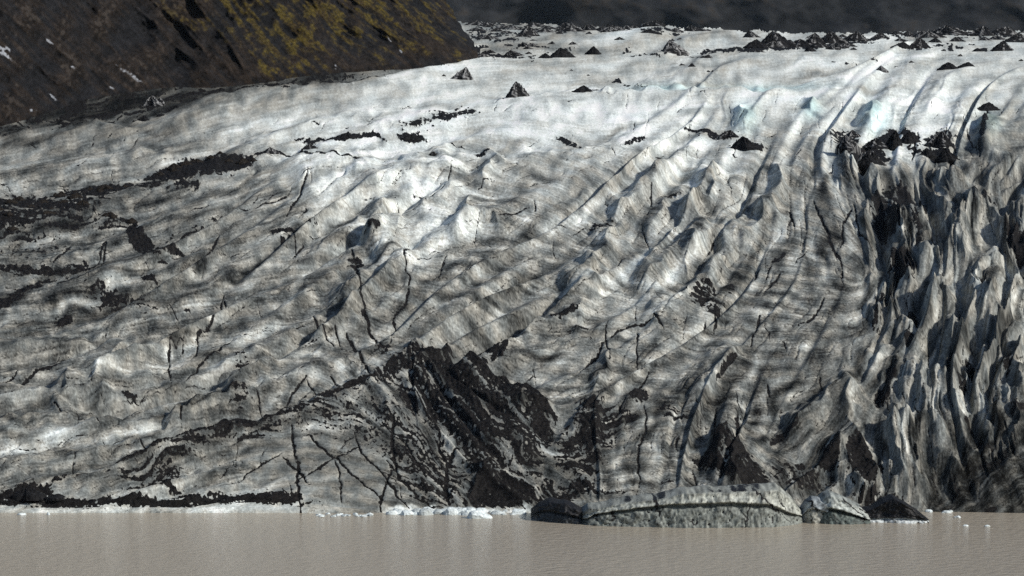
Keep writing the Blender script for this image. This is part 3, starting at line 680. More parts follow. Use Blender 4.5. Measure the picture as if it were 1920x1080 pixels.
# ------------------------------------------------------------------ glacier and the pieces of it that stand apart
Q = quads_of(NV, NU)
uc = (UU[:-1, :-1] + UU[1:, 1:]) / 2; vc = (VV[:-1, :-1] + VV[1:, 1:]) / 2
region = np.zeros(uc.shape, np.int32)
skyline = np.interp(uc, [-300, 850, 900, 1000, 1100, 1300, 1450, 1600, 1700, 1920, 2220], [42, 42, 43, 46, 50, 54, 56, 63, 60, 58, 58])
region[vc < skyline + 1.3 * nI1[NV // 3:NV // 3 + 1, :-1] + .9 * nI2[NV // 2:NV // 2 + 1, :-1]] = -1


def inpoly(pts):
    p = np.array(pts, float)
    ins = np.zeros(uc.shape, bool); j = len(p) - 1
    wu = uc + (2.2 * nI2[:-1, :-1]); wv = vc + (1.6 * nI1[:-1, :-1])
    for i in range(len(p)):
        xi, yi = p[i]; xj, yj = p[j]
        ins ^= ((yi > wv) != (yj > wv)) & (wu < (xj - xi) * (wv - yi) / (yj - yi + 1e-9) + xi)
        j = i
    return ins


PIECES = [
    ('debris_ridge', [(470, 804), (560, 770), (630, 735), (690, 704), (740, 670), (775, 650), (845, 664), (905, 698), (1015, 753), (1066, 803), (1030, 835), (1012, 900), (1010, 952), (560, 975), (440, 975), (440, 900), (400, 850)],
     'tall ice ridge smothered in black volcanic ash above the lake shore', 'ice ridge', None),
    ('debris_mound', [(255, 338), (300, 314), (350, 300), (420, 295), (490, 302), (474, 318), (420, 329), (360, 339), (300, 345)],
     'long dark brown rubble mound lying on pale ice below the left hillside', 'debris mound', 'rubble mounds on the left of the glacier'),
    ('debris_mound', [(85, 364), (140, 348), (200, 343), (260, 341), (244, 357), (190, 375), (150, 370), (100, 373)],
     'smaller brown rubble mound just left of and below the longest one', 'debris mound', 'rubble mounds on the left of the glacier'),
    ('ash_pyramid', [(1296, 864), (1340, 832), (1358, 817), (1387, 833), (1418, 870), (1450, 912), (1440, 928), (1330, 928), (1332, 895)],
     'black streaked ice pyramid standing behind the long floating ice slab', 'ice pyramid', 'dark ice pyramids near the shore'),
    ('ash_pyramid', [(1520, 878), (1572, 819), (1600, 830), (1618, 820), (1645, 860), (1655, 872), (1645, 932), (1600, 932), (1570, 895)],
     'black two-peaked ice pyramid at the foot of the right-hand ice fins', 'ice pyramid', 'dark ice pyramids near the shore'),
    ('ash_pyramid', [(1645, 374), (1679, 329), (1715, 352), (1755, 382), (1742, 415), (1700, 405), (1682, 380)],
     'black sharp-edged ice pyramid at the head of the crevasses on the right', 'ice pyramid', None),
    ('ice_fin', [(1650, 795), (1668, 770), (1688, 766), (1702, 790), (1718, 850), (1732, 938), (1700, 942), (1668, 890), (1655, 830)],
     'upright fluted grey ice fin rising beside the water in front of a taller fin', 'ice fin', 'ice fins on the right'),
    ('ice_fin', [(1688, 766), (1712, 720), (1740, 688), (1772, 700), (1800, 795), (1825, 870), (1770, 862), (1742, 818), (1720, 850), (1702, 790)],
     'tall bright-sided ice fin standing directly behind the fluted one', 'ice fin', 'ice fins on the right'),
    ('ice_fin', [(1715, 545), (1740, 500), (1765, 468), (1785, 490), (1812, 560), (1800, 590), (1772, 575), (1745, 600)],
     'broad sharp-crested ice fin with dark left face amid the crevasses', 'ice fin', 'ice fins on the right'),
    ('ice_fin', [(1800, 640), (1830, 590), (1843, 560), (1870, 590), (1868, 630), (1845, 640), (1820, 650)],
     'stubby pointed ice fin near the right edge below the broad one', 'ice fin', 'ice fins on the right'),
]
for k, (nm, pg, lb, ct, gp) in enumerate(PIECES):
    m = inpoly(pg)
    region[m & (region == 0)] = k + 1
g = grid_mesh('glacier', P, Q[region == 0], rgb, M_ICE)
tag(g, kind='structure')
for k, (nm, pg, lb, ct, gp) in enumerate(PIECES):
    q = Q[region == k + 1]
    if len(q): tag(grid_mesh(nm, P, q, rgb, M_ICE), lb, ct, gp)


def ground(u, v):
    """point of the finished glacier surface that was laid out at (u, v)"""
    c = np.clip((u - us[0]) / SU, 0, NU - 1.001); r = np.clip((v - vs[0]) / SV, 0, NV - 1.001)
    i, j = int(r), int(c)
    return P[i, j]


# ------------------------------------------------------------------ hillside on the left
HB_U = [-420, -200, 0, 100, 160, 250, 330, 400, 480, 550, 700, 800, 860, 900, 930]
HB_V = [330, 285, 236, 205, 186, 170, 160, 158, 152, 143, 130, 122, 118, 113, 110]
hu = np.arange(-420, 921, 2.2); hn = 250
ht = np.linspace(0, 1, hn)
TU, TT = np.meshgrid(hu, ht)
vb = np.interp(TU, HB_U, HB_V) + 8.0
vtop = -330.0
HVv = vb + (vtop - vb) * TT
shp = TU.shape
hyb = yd(vb - 8)
h1 = bandnoise(shp, 60, .5); h2 = bandnoise(shp, 22, .5); h3 = bandnoise(shp, 8, .5); h4 = bandnoise(shp, 4, .4)
slopeang = np.interp(TU, [-420, 200, 450, 700, 900], [-52, -48, -55, -40, -60])
hd = np.radians(slopeang)
ddu = np.cos(hd) / 2.2; ddv = np.sin(hd) / ((330 + 180) / hn); ddv = -ddv * -1
dl = np.hypot(ddu, ddv); ddu, ddv = (ddu / dl).astype(np.float32), (ddv / dl).astype(np.float32)
g1 = lic(bandnoise(shp, 26, .5), ddu, ddv, 40, 1.2); g2 = lic(bandnoise(shp, 9, .5), ddu, ddv, 18, 1.2); g3 = lic(bandnoise(shp, 4.5, .4), ddu, ddv, 10, 1.2)
sil = np.interp(HVv, [-330, 0, 20, 40, 60, 75, 90, 112, 125], [700, 836, 848, 858, 872, 885, 894, 899, 899])
sil = sil + np.interp(HVv, [-330, 60, 130], [4, 3, 2]) * h3 * .35
# squeeze the right end of the grid on to the hill's right-hand edge
HU = np.where(TU > 560, 560 + (TU - 560) * (sil - 560) / 340.0, TU)
HU = np.minimum(HU, sil)
over = np.clip((TU - 900) / 20.0, 0, 1)       # the columns past the edge wrap round behind
kslope = np.interp(TU, [-420, 300, 600, 900], [.30, .26, .30, .22])
rise = vb - HVv
cliff = sstep(380, 520, TU) * np.exp(-((rise - 16) / 14.0) ** 2)      # a low rock step along the foot
HY = hyb + kslope * (rise - 16 * cliff) * hyb / 1000.0
HY = HY - (hyb / 1000.0) * (1.4 * g1 + .35 * g2 + .1 * g3 + 4 * h1 + .7 * h2 + .15 * h3) * np.clip(rise / 60, .15, 1)
edge = np.clip(1 - (sil - HU) / 120.0, 0, 1)
HY = HY + 70 * (1 - np.sqrt(np.clip(1 - edge ** 2, 0, 1))) + over * 260
HP = at(HU - over * 25, HVv, HY)
rock = np.array([0.0100, 0.0100, 0.0112]); rockb = np.array([0.0165, 0.0125, 0.0100]); moss = np.array([0.056, 0.042, 0.008]); mossb = np.array([0.034, 0.0235, 0.0085])
mm = np.full(shp, -1.0)


def hblob(u, v, ru, rv, ang, s):
    t = math.radians(ang); c_, q_ = math.cos(t), math.sin(t)
    x, y = HU - u, HVv - v
    d = ((x * c_ - y * q_) / ru) ** 2 + ((x * q_ + y * c_) / rv) ** 2
    mm[...] = np.maximum(mm, -1 + (1 + s) * np.exp(-d))


for b_ in [(440, 10, 70, 22, -50, .7), (490, 70, 90, 26, -45, .75), (560, 60, 70, 34, -45, .65), (600, 30, 80, 26, -30, .65), (690, 35, 70, 22, -20, .6), (540, 95, 60, 14, -30, .55), (640, 70, 80, 14, -30, .45), (740, 75, 60, 14, -20, .25), (770, 95, 50, 10, -10, .3), (860, 105, 16, 10, -40, .7),
           (500, 125, 30, 16, -60, .3), (650, -40, 200, 50, -20, .6), (350, 30, 60, 14, -25, .1), (380, 55, 40, 10, -30, .05), (800, 40, 50, 30, -30, .1), (420, -60, 90, 60, -30, .5)]:
    hblob(*b_)
mk = .8 * sstep(-.45, .95, mm + .22 * g2 + .22 * h3 + .34 * g1 + .05 * h4 + .30 * h2 + .20 * g2)[..., None] * sstep(-.97, -.6, mm)[..., None]
wv = np.clip(.5 + .35 * h1 + .25 * g2, 0, 1)[..., None]
hrgb = (rock * (1 - wv) + rockb * wv) * (1 + .26 * np.clip(.3 * g2 + .3 * g3 + .5 * h3 + .7 * h2 + .4 * h4, -2.2, 2.4))[..., None]
mv = np.clip(.5 + .4 * h2 + .3 * h3, 0, 1)[..., None]
hrgb = hrgb * (1 - mk) + (moss * mv + mossb * (1 - mv)) * mk * (1 + .3 * np.clip(h4, -1.5, 2))[..., None]
# tan gravel flecks and last snow in the gullies
snow = np.full(shp, -1.0); mm_keep = mm; mm = snow
for b_ in [(5, 90, 16, 4, -20, .9), (10, 103, 16, 4, -30, .8), (90, 78, 9, 3, -30, .8), (237, 135, 26, 3, -38, .4), (252, 146, 20, 5, -38, .25), (210, 165, 9, 2, -20, .3), (60, 207, 8, 3, 0, .3), (100, 182, 8, 3, -40, .4), (136, 126, 8, 2, -20, .2),
           (729, 72, 7, 1.3, -60, .6), (752, 96, 8, 1.5, -62, .6), (630, 122, 1.5, 12, 0, .2)]:
    hblob(*b_)
sn = (sstep(-.1, .25, snow + .3 * g3 + .25 * h4) * sstep(-.8, -.4, snow))[..., None] * .8
hrgb = hrgb * (1 - sn) + np.array([.34, .36, .4]) * sn
gr = sstep(1.2, 1.9, h1 * .7 + h3 * .6 + g2 * .5)[..., None] * sstep(420, 250, TU)[..., None] * .6
hrgb = hrgb * (1 - gr) + np.array([.045, .038, .033]) * gr
hq = quads_of(*shp).reshape(-1, 4)[:, ::-1]
tag(grid_mesh('hillside', HP, hq, np.clip(hrgb, .003, .8), M_ROCK), kind='structure')

# ------------------------------------------------------------------ far mountain
mu = np.linspace(500, 2500, 300); mt_ = np.linspace(0, 1, 130)
MU, MT = np.meshgrid(mu, mt_)
MVv = 90 + (-420 - 90) * MT
m1 = bandnoise(MU.shape, 50, .5); m2 = bandnoise(MU.shape, 16, .5); m3 = bandnoise(MU.shape, 6, .5)
MY = 4600 + (90 - MVv) * 1.2 - 22 * m1 - 3 * m2 - 1 * m3
MP = at(MU, MVv, MY)
mc = np.array([0.017, 0.0175, 0.0185]) * (1 + .22 * m2 + .2 * m3 + .2 * m1)[..., None]
om = sstep(.9, 1.8, m1 + .6 * m3)[..., None] * .5
mc = mc * (1 - om) + np.array([.03, .022, .014]) * om
M_FAR = surf_mat('far_rock', scale=.05, lo=.8, hi=1.2, rough=.95, bump=.5, dist=6, spec=.1)
tag(grid_mesh('mountain', MP, quads_of(*MU.shape).reshape(-1, 4)[:, ::-1], np.clip(mc, .003, .3), M_FAR), kind='structure')

# ------------------------------------------------------------------ lake
wm, t, b = new_mat('silty_water')
L = t.links.new
tc = t.nodes.new('ShaderNodeTexCoord'); mp = t.nodes.new('ShaderNodeMapping'); mp.inputs['Scale'].default_value = (.42, .55, 1)
L(tc.outputs['Object'], mp.inputs[0])
n1 = t.nodes.new('ShaderNodeTexNoise'); n1.inputs['Scale'].default_value = 1.3; n1.inputs['Detail'].default_value = 5; n1.inputs['Roughness'].default_value = .6
L(mp.outputs[0], n1.inputs['Vector'])
n2 = t.nodes.new('ShaderNodeTexNoise'); n2.inputs['Scale'].default_value = .05; n2.inputs['Detail'].default_value = 3
L(mp.outputs[0], n2.inputs['Vector'])
cr = t.nodes.new('ShaderNodeMixRGB'); cr.inputs[1].default_value = (.365, .318, .248, 1); cr.inputs[2].default_value = (.415, .365, .29, 1)
L(n2.outputs['Fac'], cr.inputs[0]); L(cr.outputs[0], b.inputs['Base Color'])
b.inputs['Roughness'].default_value = .13
b.inputs['IOR'].default_value = 1.33
bp = t.nodes.new('ShaderNodeBump'); bp.inputs['Strength'].default_value = .8; bp.inputs['Distance'].default_value = .4
L(n1.outputs['Fac'], bp.inputs['Height']); L(bp.outputs[0], b.inputs['Normal'])
wp = np.array([[-700, 60, 0], [700, 60, 0], [700, 520, 0], [-700, 520, 0]], float)
tag(grid_mesh('lake', wp, np.array([[0, 1, 2, 3]]), None, wm), kind='structure')

# ------------------------------------------------------------------ dirt cones and heaps
NPR = np.random.default_rng(21)


def heap(name, base, w, h, seed, ice=0.0, elong=1.0, sharp=1.0, peaks=1, col=(0.013, 0.013, 0.014)):
    """a cone of debris: ribbed sides, ragged foot, buried skirt"""
    r_ = np.random.default_rng(seed)
    na, nr_ = 40, 16
    ang = np.linspace(0, 2 * np.pi, na, endpoint=False)
    ph = r_.uniform(0, 6.28, 6)
    rad = 1 + .16 * np.sin(2 * ang + ph[0]) + .12 * np.sin(3 * ang + ph[1]) + .08 * np.sin(5 * ang + ph[2])
    rib = .5 * np.sin(7 * ang + ph[3]) + .4 * np.sin(11 * ang + ph[4]) + .4 * np.sin(17 * ang + ph[5])
    peaks = peaks + (1 if r_.random() < .6 else 0)
    pk = [(r_.uniform(-.65, .65), r_.uniform(.4, .85)) for _ in range(peaks - 1)]
    lx = r_.uniform(-.32, .32)
    V, Cc = [], []
    for j in range(nr_ + 1):
        q = j / nr_
        for i in range(na):
            rr_ = q * rad[i] * (1 + .07 * rib[i] * q)
            x = math.cos(ang[i]) * rr_ * elong + lx * max(0, 1 - q) * elong; y = math.sin(ang[i]) * rr_
            z = max(0, 1 - q) ** sharp
            z += .06 * rib[i] * math.sin(min(1, q * 1.4) * math.pi)
            for px, pz in pk:
                dd = math.hypot(x / elong - px, y)
                z = max(z, pz * max(0, 1 - dd / .62) ** sharp)
            z += r_.normal(0, .055) * math.sin(q * math.pi)
            if j == nr_: z = -.5
            V.append((base[0] + x * w / 2, base[1] + y * w / 2, base[2] + z * h - .02 * h))
            f = 0.0
            if ice > 0:
                f = 1.0 if (.5 * math.sin(5 * ang[i] + ph[2]) + .5 * rib[i] + r_.normal(0, .45)) > (1 - 2 * ice) else 0.0
                f *= 1 if q > .12 else .3
            sh = 1 + .4 * r_.normal()
            cc = np.array(col) * max(.4, sh)
            Cc.append(cc * (1 - f) + np.array([.26, .26, .26]) * f * r_.uniform(.5, 1.2))
    qd = []
    for j in range(nr_):
        for i in range(na):
            a_ = j * na + i; b2 = j * na + (i + 1) % na
            qd.append((a_, a_ + na, b2 + na, b2))
    qd = np.array(qd)
    return grid_mesh(name, np.array(V), qd, np.array(Cc), M_ICE, False)


def cone(u, v, wpx, hpx, seed, label, ice=0.0, elong=1.0, peaks=1, sharp=1.0, group='dirt cones on the glacier', name='dirt_cone', cat='dirt cone', colour=(0.013, 0.013, 0.014)):
    b_ = ground(u, v)
    k = b_[1] / FPX
    w_, h_ = wpx * k / max(1.0, 1.0), hpx * k
    o = heap(name, b_, w_ / elong, h_, seed, ice, elong, sharp, peaks, colour)
    return tag(o, label, cat, group)


CONES = [
    (868, 150, 46, 24, .45, 1.0, 1, 'pale-faced dirt cone near the foot of the mossy hillside'),
    (972, 190, 48, 30, .3, 1.2, 2, 'ragged black and white dirt cone on bright ice left of centre'),
    (1095, 183, 40, 14, .0, 1.2, 1, 'small solid black dirt cone on the white plateau edge'),
    (1053, 110, 46, 19, .0, 1.2, 1, 'larger of a pair of black cones in front of the far ice'),
    (1024, 111, 32, 10, .0, 1.2, 1, 'lower black cone touching its bigger neighbour on the left'),
    (1114, 105, 34, 16, .0, 1.0, 1, 'lone steep black cone right of the black pair'),
    (1264, 100, 54, 26, .45, 1.2, 1, 'grey streaked dirt cone at the left end of the long black chain'),
    (1456, 90, 78, 30, .05, 1.4, 2, 'tallest black mound in the middle of the long debris chain'),
    (1418, 92, 50, 16, .0, 1.4, 1, 'low shoulder mound on the left flank of the tallest black mound'),
    (1500, 90, 60, 15, .05, 1.5, 2, 'low black mound right of the tallest one in the chain'),
    (1530, 84, 44, 22, .2, 1.2, 1, 'steep dark mound near the right end of the long chain'),
    (1562, 82, 50, 22, .1, 1.2, 2, 'double dark mound leaning against the steep one'),
    (1605, 78, 50, 20, .1, 1.4, 2, 'wide dark mound at the far right of the long chain'),
    (1650, 72, 36, 12, .1, 1.3, 1, 'small dark mound between the long chain and the right-hand mounds'),
    (1410, 66, 36, 14, .1, 1.2, 1, 'dark cone standing on the far skyline of the ice'),
    (1298, 58, 34, 13, .1, 1.3, 2, 'dark cone on the skyline left of the other skyline cone'),
    (1220, 67, 36, 8, .0, 1.6, 2, 'flat dark double mound below the skyline'),
    (990, 68, 50, 20, .15, 1.4, 2, 'dark broken mound near the hill end on far ice'),
    (1140, 60, 40, 11, .3, 1.5, 2, 'greyish mound near the skyline left of centre'),
    (1327, 110, 24, 7, .1, 1.5, 1, 'tiny dark cone below the left end of the chain'),
    (1297, 126, 16, 7, .0, 1.2, 1, 'tiny black cone alone on pale ice under the streaked cone'),
    (1422, 101, 30, 5, .1, 1.8, 1, 'flat dark patch mound under the tallest black mound'),
    (1520, 98, 26, 11, .0, 1.1, 1, 'small pointed cone just below the chain'),
    (1655, 135, 27, 11, .5, 1.0, 1, 'small half-white dirt cone alone on the plateau'),
    (1780, 130, 48, 14, .0, 1.4, 1, 'black cone on the plateau joined to a lower one on its right'),
    (1812, 128, 34, 9, .0, 1.3, 1, 'lower black cone on the right of its partner'),
    (1690, 92, 36, 10, .0, 1.4, 1, 'low dark cone at the left of a row of three'),
    (1722, 91, 40, 20, .05, 1.2, 1, 'tallest dark cone in the row of three'),
    (1752, 81, 28, 9, .0, 1.3, 1, 'rightmost small cone of the row of three'),
    (1730, 68, 40, 12, .2, 1.3, 1, 'grey dark mound at the left end of the right skyline chain'),
    (1782, 67, 72, 19, .15, 1.5, 3, 'broad jagged mound on the skyline at right'),
    (1838, 68, 52, 20, .15, 1.3, 2, 'steep jagged mound on the skyline near the right edge'),
    (1880, 66, 56, 16, .2, 1.4, 2, 'rounded dark mound on the skyline beside the right edge'),
    (1905, 78, 50, 18, .1, 1.2, 1, 'dark cone cut by the right edge of the picture'),
    (1880, 95, 42, 20, .05, 1.2, 1, 'dark cone below the right skyline chain'),
    (1834, 94, 24, 7, .0, 1.3, 1, 'tiny dark cone left of the cone below the skyline'),
    (1795, 78, 30, 9, .1, 1.4, 1, 'small dark heap in front of the broad jagged mound'),
    (1850, 206, 54, 16, .0, 1.4, 2, 'wide black cone above the deep crack on the right'),
    (1400, 279, 62, 26, .0, 1.3, 1, 'big black cone at the lower lip of the white plateau'),
    (1366, 258, 38, 14, .1, 1.4, 2, 'ragged black cone up-left of the big black one'),
    (1640, 275, 54, 20, .15, 1.2, 2, 'patchy black mound left of the sharp black peak'),
    (1677, 274, 44, 38, .0, 1.0, 1, 'sharp tall black peak in the group above the crevasses'),
    (1706, 270, 46, 22, .0, 1.3, 1, 'black mound touching the right side of the sharp peak'),
    (1762, 273, 56, 30, .1, 1.2, 2, 'broad black mound at the right of the peak group'),
    (1590, 292, 50, 28, .3, 1.0, 2, 'black and grey broken mound at the left of the peak group'),
    (1600, 258, 36, 16, .3, 1.2, 2, 'grey broken cone at the upper left of the peak group'),
    (1634, 308, 60, 32, .05, 1.2, 2, 'large black mound in front of the peak group'),
    (1742, 292, 34, 16, .0, 1.2, 1, 'left one of two small black cones in front of the broad black mound'),
    (1776, 298, 48, 24, .0, 1.2, 1, 'right and larger one of two black cones in front of the broad mound'),
    (580, 283, 30, 11, .1, 1.3, 1, 'small black cone at the end of a thin debris line on the left plateau'),
    (508, 293, 30, 12, .3, 1.4, 2, 'black rubble cone at the left end of the thin debris line'),
    (813, 299, 22, 9, .1, 1.3, 1, 'lone black lump on pale ice in the centre left'),
    (770, 258, 44, 8, .0, 1.6, 2, 'flat black rubble patch on the white plateau'),
    (655, 263, 32, 9, .0, 1.5, 2, 'black rubble heap left of the flat rubble patch'),
    (290, 196, 46, 20, .35, 1.2, 1, 'dark grey peak on the dirty ice under the hillside'),
    (270, 226, 24, 6, .0, 1.4, 1, 'small black lump on grey ice at the glacier margin'),
    (303, 219, 16, 5, .0, 1.4, 1, 'tiny black lump right of the other margin lump'),
    (58, 932, 58, 16, .0, 1.3, 2, 'black rubble heap at the shore on the far left'),
    (105, 934, 40, 8, .0, 1.3, 1, 'low black rubble heap right of the shore heap on the left'),
]
for k, (u, v, w_, h_, ice_, el, pk, lb) in enumerate(CONES):
    cone(u, v, w_, h_, 100 + k, lb, ice_, el, pk)
for k, (u, v, w_, h_) in enumerate([(1050, 63, 16, 6), (1162, 79, 20, 6), (1035, 85, 18, 6), (1075, 86, 16, 6), (984, 88, 22, 9), (992, 103, 16, 5), (1280, 120, 12, 4), (1330, 133, 9, 4), (1072, 132, 8, 3), (1104, 138, 6, 3), (1338, 136, 6, 3), (1710, 121, 10, 4), (1800, 103, 12, 5), (1649, 103, 9, 4),
                                    (1105, 63, 14, 5), (1263, 77, 14, 5), (1275, 78, 10, 4), (1600, 93, 16, 5), (1580, 92, 14, 4), (1915, 116, 10, 4), (1770, 94, 14, 4), (833, 147, 10, 4), (930, 60, 24, 8), (955, 55, 26, 8), (1075, 52, 20, 7), (1105, 51, 22, 7), (1190, 54, 20, 6), (1160, 54, 24, 6), (1440, 70, 16, 6), (1520, 72, 20, 7), (1580, 70, 20, 6), (1700, 66, 22, 8)]):
    cone(u, v, w_, h_, 300 + k, 'tiny dark dirt cone scattered on the far pale ice', 0.1, 1.3, 1, group='tiny far dirt cones')

rr = random.Random(51)
SPOTS = [(300, 331), (325, 324), (350, 313), (375, 308), (400, 306), (425, 308), (450, 308), (470, 306), (330, 318), (415, 300), (110, 361), (140, 358), (170, 356), (200, 352), (235, 349), (185, 362), (40, 374), (80, 378), (120, 382), (160, 388), (20, 385), (60, 392), (100, 395), (15, 410), (30, 425), (140, 375), (205, 408), (245, 408), (90, 404), (5, 400)]
for k, (u, v) in enumerate(SPOTS):
    w_ = rr.uniform(12, 30)
    cone(u + rr.uniform(-6, 6), v + rr.uniform(-2, 3), w_, w_ * rr.uniform(.18, .36), 800 + k, 'dark brown clump of rubble piled along the moraine on the left', 0.0, rr.uniform(1.1, 1.8), rr.randint(1, 3), group='rubble clumps on the left moraine', name='rubble_clump', cat='rubble heap', colour=(.020, .017, .0145))
rr = random.Random(33)
for k in range(70):
    if k < 30: u, v = rr.uniform(880, 1330), rr.uniform(46, 62)
    elif k < 45: u, v = rr.uniform(880, 1010), rr.uniform(60, 108)
    elif k < 60: u, v = rr.uniform(1640, 1925), rr.uniform(60, 76)
    else: u, v = rr.uniform(1330, 1640), rr.uniform(78, 96)
    w_ = rr.uniform(14, 44)
    cone(u, v, w_, w_ * rr.uniform(.16, .34), 600 + k, 'low dark rubble heap in the broken debris belt on the far ice', rr.uniform(0, .35), rr.uniform(1.2, 2.2), rr.randint(1, 3), group='far rubble heaps', name='rubble_heap', cat='rubble heap')

# ------------------------------------------------------------------ floating ice
M_BERG = surf_mat('lake_ice', scale=2.5, lo=.6, hi=1.3, rough=.5, bump=.6, dist=.15, spec=.2, grit=.22)


def slab(name, us_, top, lip, wl, depth, label, seed, tones, face_in=1.0, ncrack=10, ash_top=.35):
    """a block of ice at the shore: sloping face, groove under a pale lip, flat broken top. rows of pixels give heights above the water"""
    r_ = np.random.default_rng(seed)
    n = max(40, int((us_[-1] - us_[0]) / 1.4)); nr = 34; nb = 9; NRW = nr + nb + 1
    uu = np.linspace(us_[0], us_[-1], n)

    def wob1(k):
        kk = np.exp(-(np.arange(-3 * k, 3 * k + 1) / k) ** 2); kk /= np.sqrt((kk ** 2).sum())
        return np.convolve(r_.standard_normal(n + 2 * len(kk)), kk, 'same')[len(kk):len(kk) + n]
    wv_ = np.interp(uu, us_, wl)
    tv = np.interp(uu, us_, top) + .35 * wob1(5) + .7 * wob1(12)
    lv = np.minimum(np.interp(uu, us_, lip) + .4 * wob1(6) + .5 * wob1(16), wv_ - 2.0)
    lv = np.maximum(lv, tv + 1.0)
    Yw = CAM_H / np.tan(np.arctan((wv_ - V_HORIZON) / FPX)); k = Yw / FPX
    zt = (wv_ - tv) * k; zl = (wv_ - lv) * k
    sl = zl / zt
    nA_s = bandnoise((NRW, n), 30, .5, rng=r_); nB_s = bandnoise((NRW, n), 11, .5, rng=r_); nC_s = bandnoise((NRW, n), 5, .45, rng=r_)
    facet = np.sign(bandnoise((NRW, n), 34, .5, rng=r_)) * .05
    V = np.zeros((NRW, n, 3)); Cc = np.zeros((NRW, n, 4)); Cc[..., 3] = -1
    end = np.minimum(1, np.minimum(np.arange(n), np.arange(n)[::-1]) / 7.0)
    xs = (uu - 960) / FPX * Yw
    for r in range(nr + 1):
        if r == 0: q = np.full(n, -.25)
        else: q = np.full(n, (r - 1) / (nr - 1.0))
        below = q < sl
        y = np.where(below, -.55 + .75 * q / sl, .0 + .55 * (q - sl) / np.maximum(1 - sl, .05))
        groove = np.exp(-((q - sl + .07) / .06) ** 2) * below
        y = (y + .75 * groove - .28 * np.exp(-((q - sl - .05) / .07) ** 2) * ~below) * face_in
        y = y + .10 * nA_s[r] + .05 * nB_s[r] + .02 * nC_s[r] + facet[r] + (1 - end) * 1.0
        V[r] = np.stack([xs, Yw + y, q * zt + .02 * nC_s[r] * (q > .05)], -1)
        m = sstep(-.05, .0, q - sl)[:, None]
        fade_ = np.clip((q - sl) / np.maximum(1 - sl, .05), 0, 1)[:, None]
        cl = tones[0] * (1 - m) + (tones[2] * (1 - .35 * fade_)) * m
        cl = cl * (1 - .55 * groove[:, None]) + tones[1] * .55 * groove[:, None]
        Cc[r, :, :3] = cl * (1 + .20 * nB_s[r] + .18 * nC_s[r] + .12 * nA_s[r])[:, None]
        Cc[r, :, 3] = np.where(below, -.40, -.52) + .13 * nB_s[r] + .18 * nA_s[r] + .10 * nC_s[r]
    for m_ in range(nb):
        f = (m_ + 1) / nb
        zz = zt * (1 + .10 * math.sin(f * 2.2)) * (1 if m_ < nb - 2 else (.6 if m_ == nb - 2 else -.3))
        V[nr + 1 + m_] = np.stack([xs, V[nr, :, 1] + f * depth, zz + .06 * nA_s[nr + 1 + m_]], -1)
        Cc[nr + 1 + m_, :, :3] = tones[2] * .6 * (1 + .25 * nB_s[nr + 1 + m_])[:, None]
        Cc[nr + 1 + m_, :, 3] = ash_top - .55 + .25 * nA_s[nr + 1 + m_]
    R_, I_ = np.mgrid[0:NRW, 0:n]
    for q in range(ncrack):                                   # slanting cracks with ash in them
        i0 = r_.uniform(6, n - 6); sl_ = r_.uniform(-1.6, .5); r0 = r_.uniform(0, nr); ln = r_.uniform(8, 22); wd = r_.uniform(.8, 2.4)
        d = np.abs(I_ - i0 - sl_ * (R_ - r0) - 1.2 * nB_s)
        val = .25 * (1 - d / wd) - .3 * sstep(ln * .6, ln, np.abs(R_ - r0))
        Cc[..., 3] = np.maximum(Cc[..., 3], np.clip(val, -1, .25))
    Cc[..., :3] = np.clip(Cc[..., :3], .006, .85)
    o = grid_mesh(name, V, quads_of(NRW, n).reshape(-1, 4), Cc, M_BERG)
    return tag(o, label, 'ice slab', 'ice slabs along the shore')


T_GREY = [np.array([.19, .205, .188]), np.array([.055, .066, .062]), np.array([.42, .435, .39])]
slab('ice_slab', [1092, 1104, 1118, 1150, 1190, 1240, 1290, 1350, 1440, 1462, 1478, 1492, 1508], [966, 957, 957, 951, 946, 941, 930, 927, 925, 924, 933, 945, 962],
     [978, 974, 968, 961, 955, 950, 947, 945, 947, 955, 962, 966, 972], [985, 987, 988, 989, 990, 991, 992, 992, 991, 990, 988, 986, 984], 8, 'long low grey-green ice slab with undercut lip lying in the water at the shore', 5, T_GREY)
slab('ice_slab', [1538, 1550, 1562, 1580, 1600, 1620, 1637], [952, 938, 934, 938, 947, 958, 974], [968, 958, 956, 959, 965, 972, 979], [984, 984, 985, 985, 985, 984, 984], 6,
     'smaller wedge of pale ice with overhanging top right of the long slab', 8, [np.array([.10, .12, .11]), np.array([.05, .06, .055]), np.array([.42, .45, .42])], 1.3, 4, .1)
slab('ice_slab', [1508, 1516, 1526, 1540, 1556, 1566], [962, 948, 941, 943, 950, 962], [970, 960, 955, 958, 964, 972], [983, 983, 984, 984, 984, 984], 4, 'stubby grey ice pillar squeezed between the two floating slabs', 9,
     [np.array([.34, .34, .30]), np.array([.2, .2, .18]), np.array([.36, .40, .42])], .5, 3, .1)
slab('ice_slab', [996, 1010, 1030, 1060, 1080, 1094], [966, 953, 947, 951, 958, 966], [970, 963, 960, 964, 970, 976], [975, 978, 981, 984, 985, 985], 6, 'dark debris-covered ice hump touching the left end of the long slab', 10,
     [np.array([.045, .05, .055]), np.array([.02, .02, .02]), np.array([.03, .03, .032])], .7, 4, .8)
slab('ice_slab', [1612, 1640, 1662, 1680, 1700, 1722, 1748], [968, 958, 945, 940, 948, 962, 978], [975, 974, 973, 973, 974, 976, 980], [981, 982, 982, 983, 984, 984, 984], 6, 'black rubble heap on a white ice foot at the water below the ice fins', 11,
     [np.array([.62, .66, .66]), np.array([.3, .32, .32]), np.array([.012, .012, .013])], .6, 5, .8)

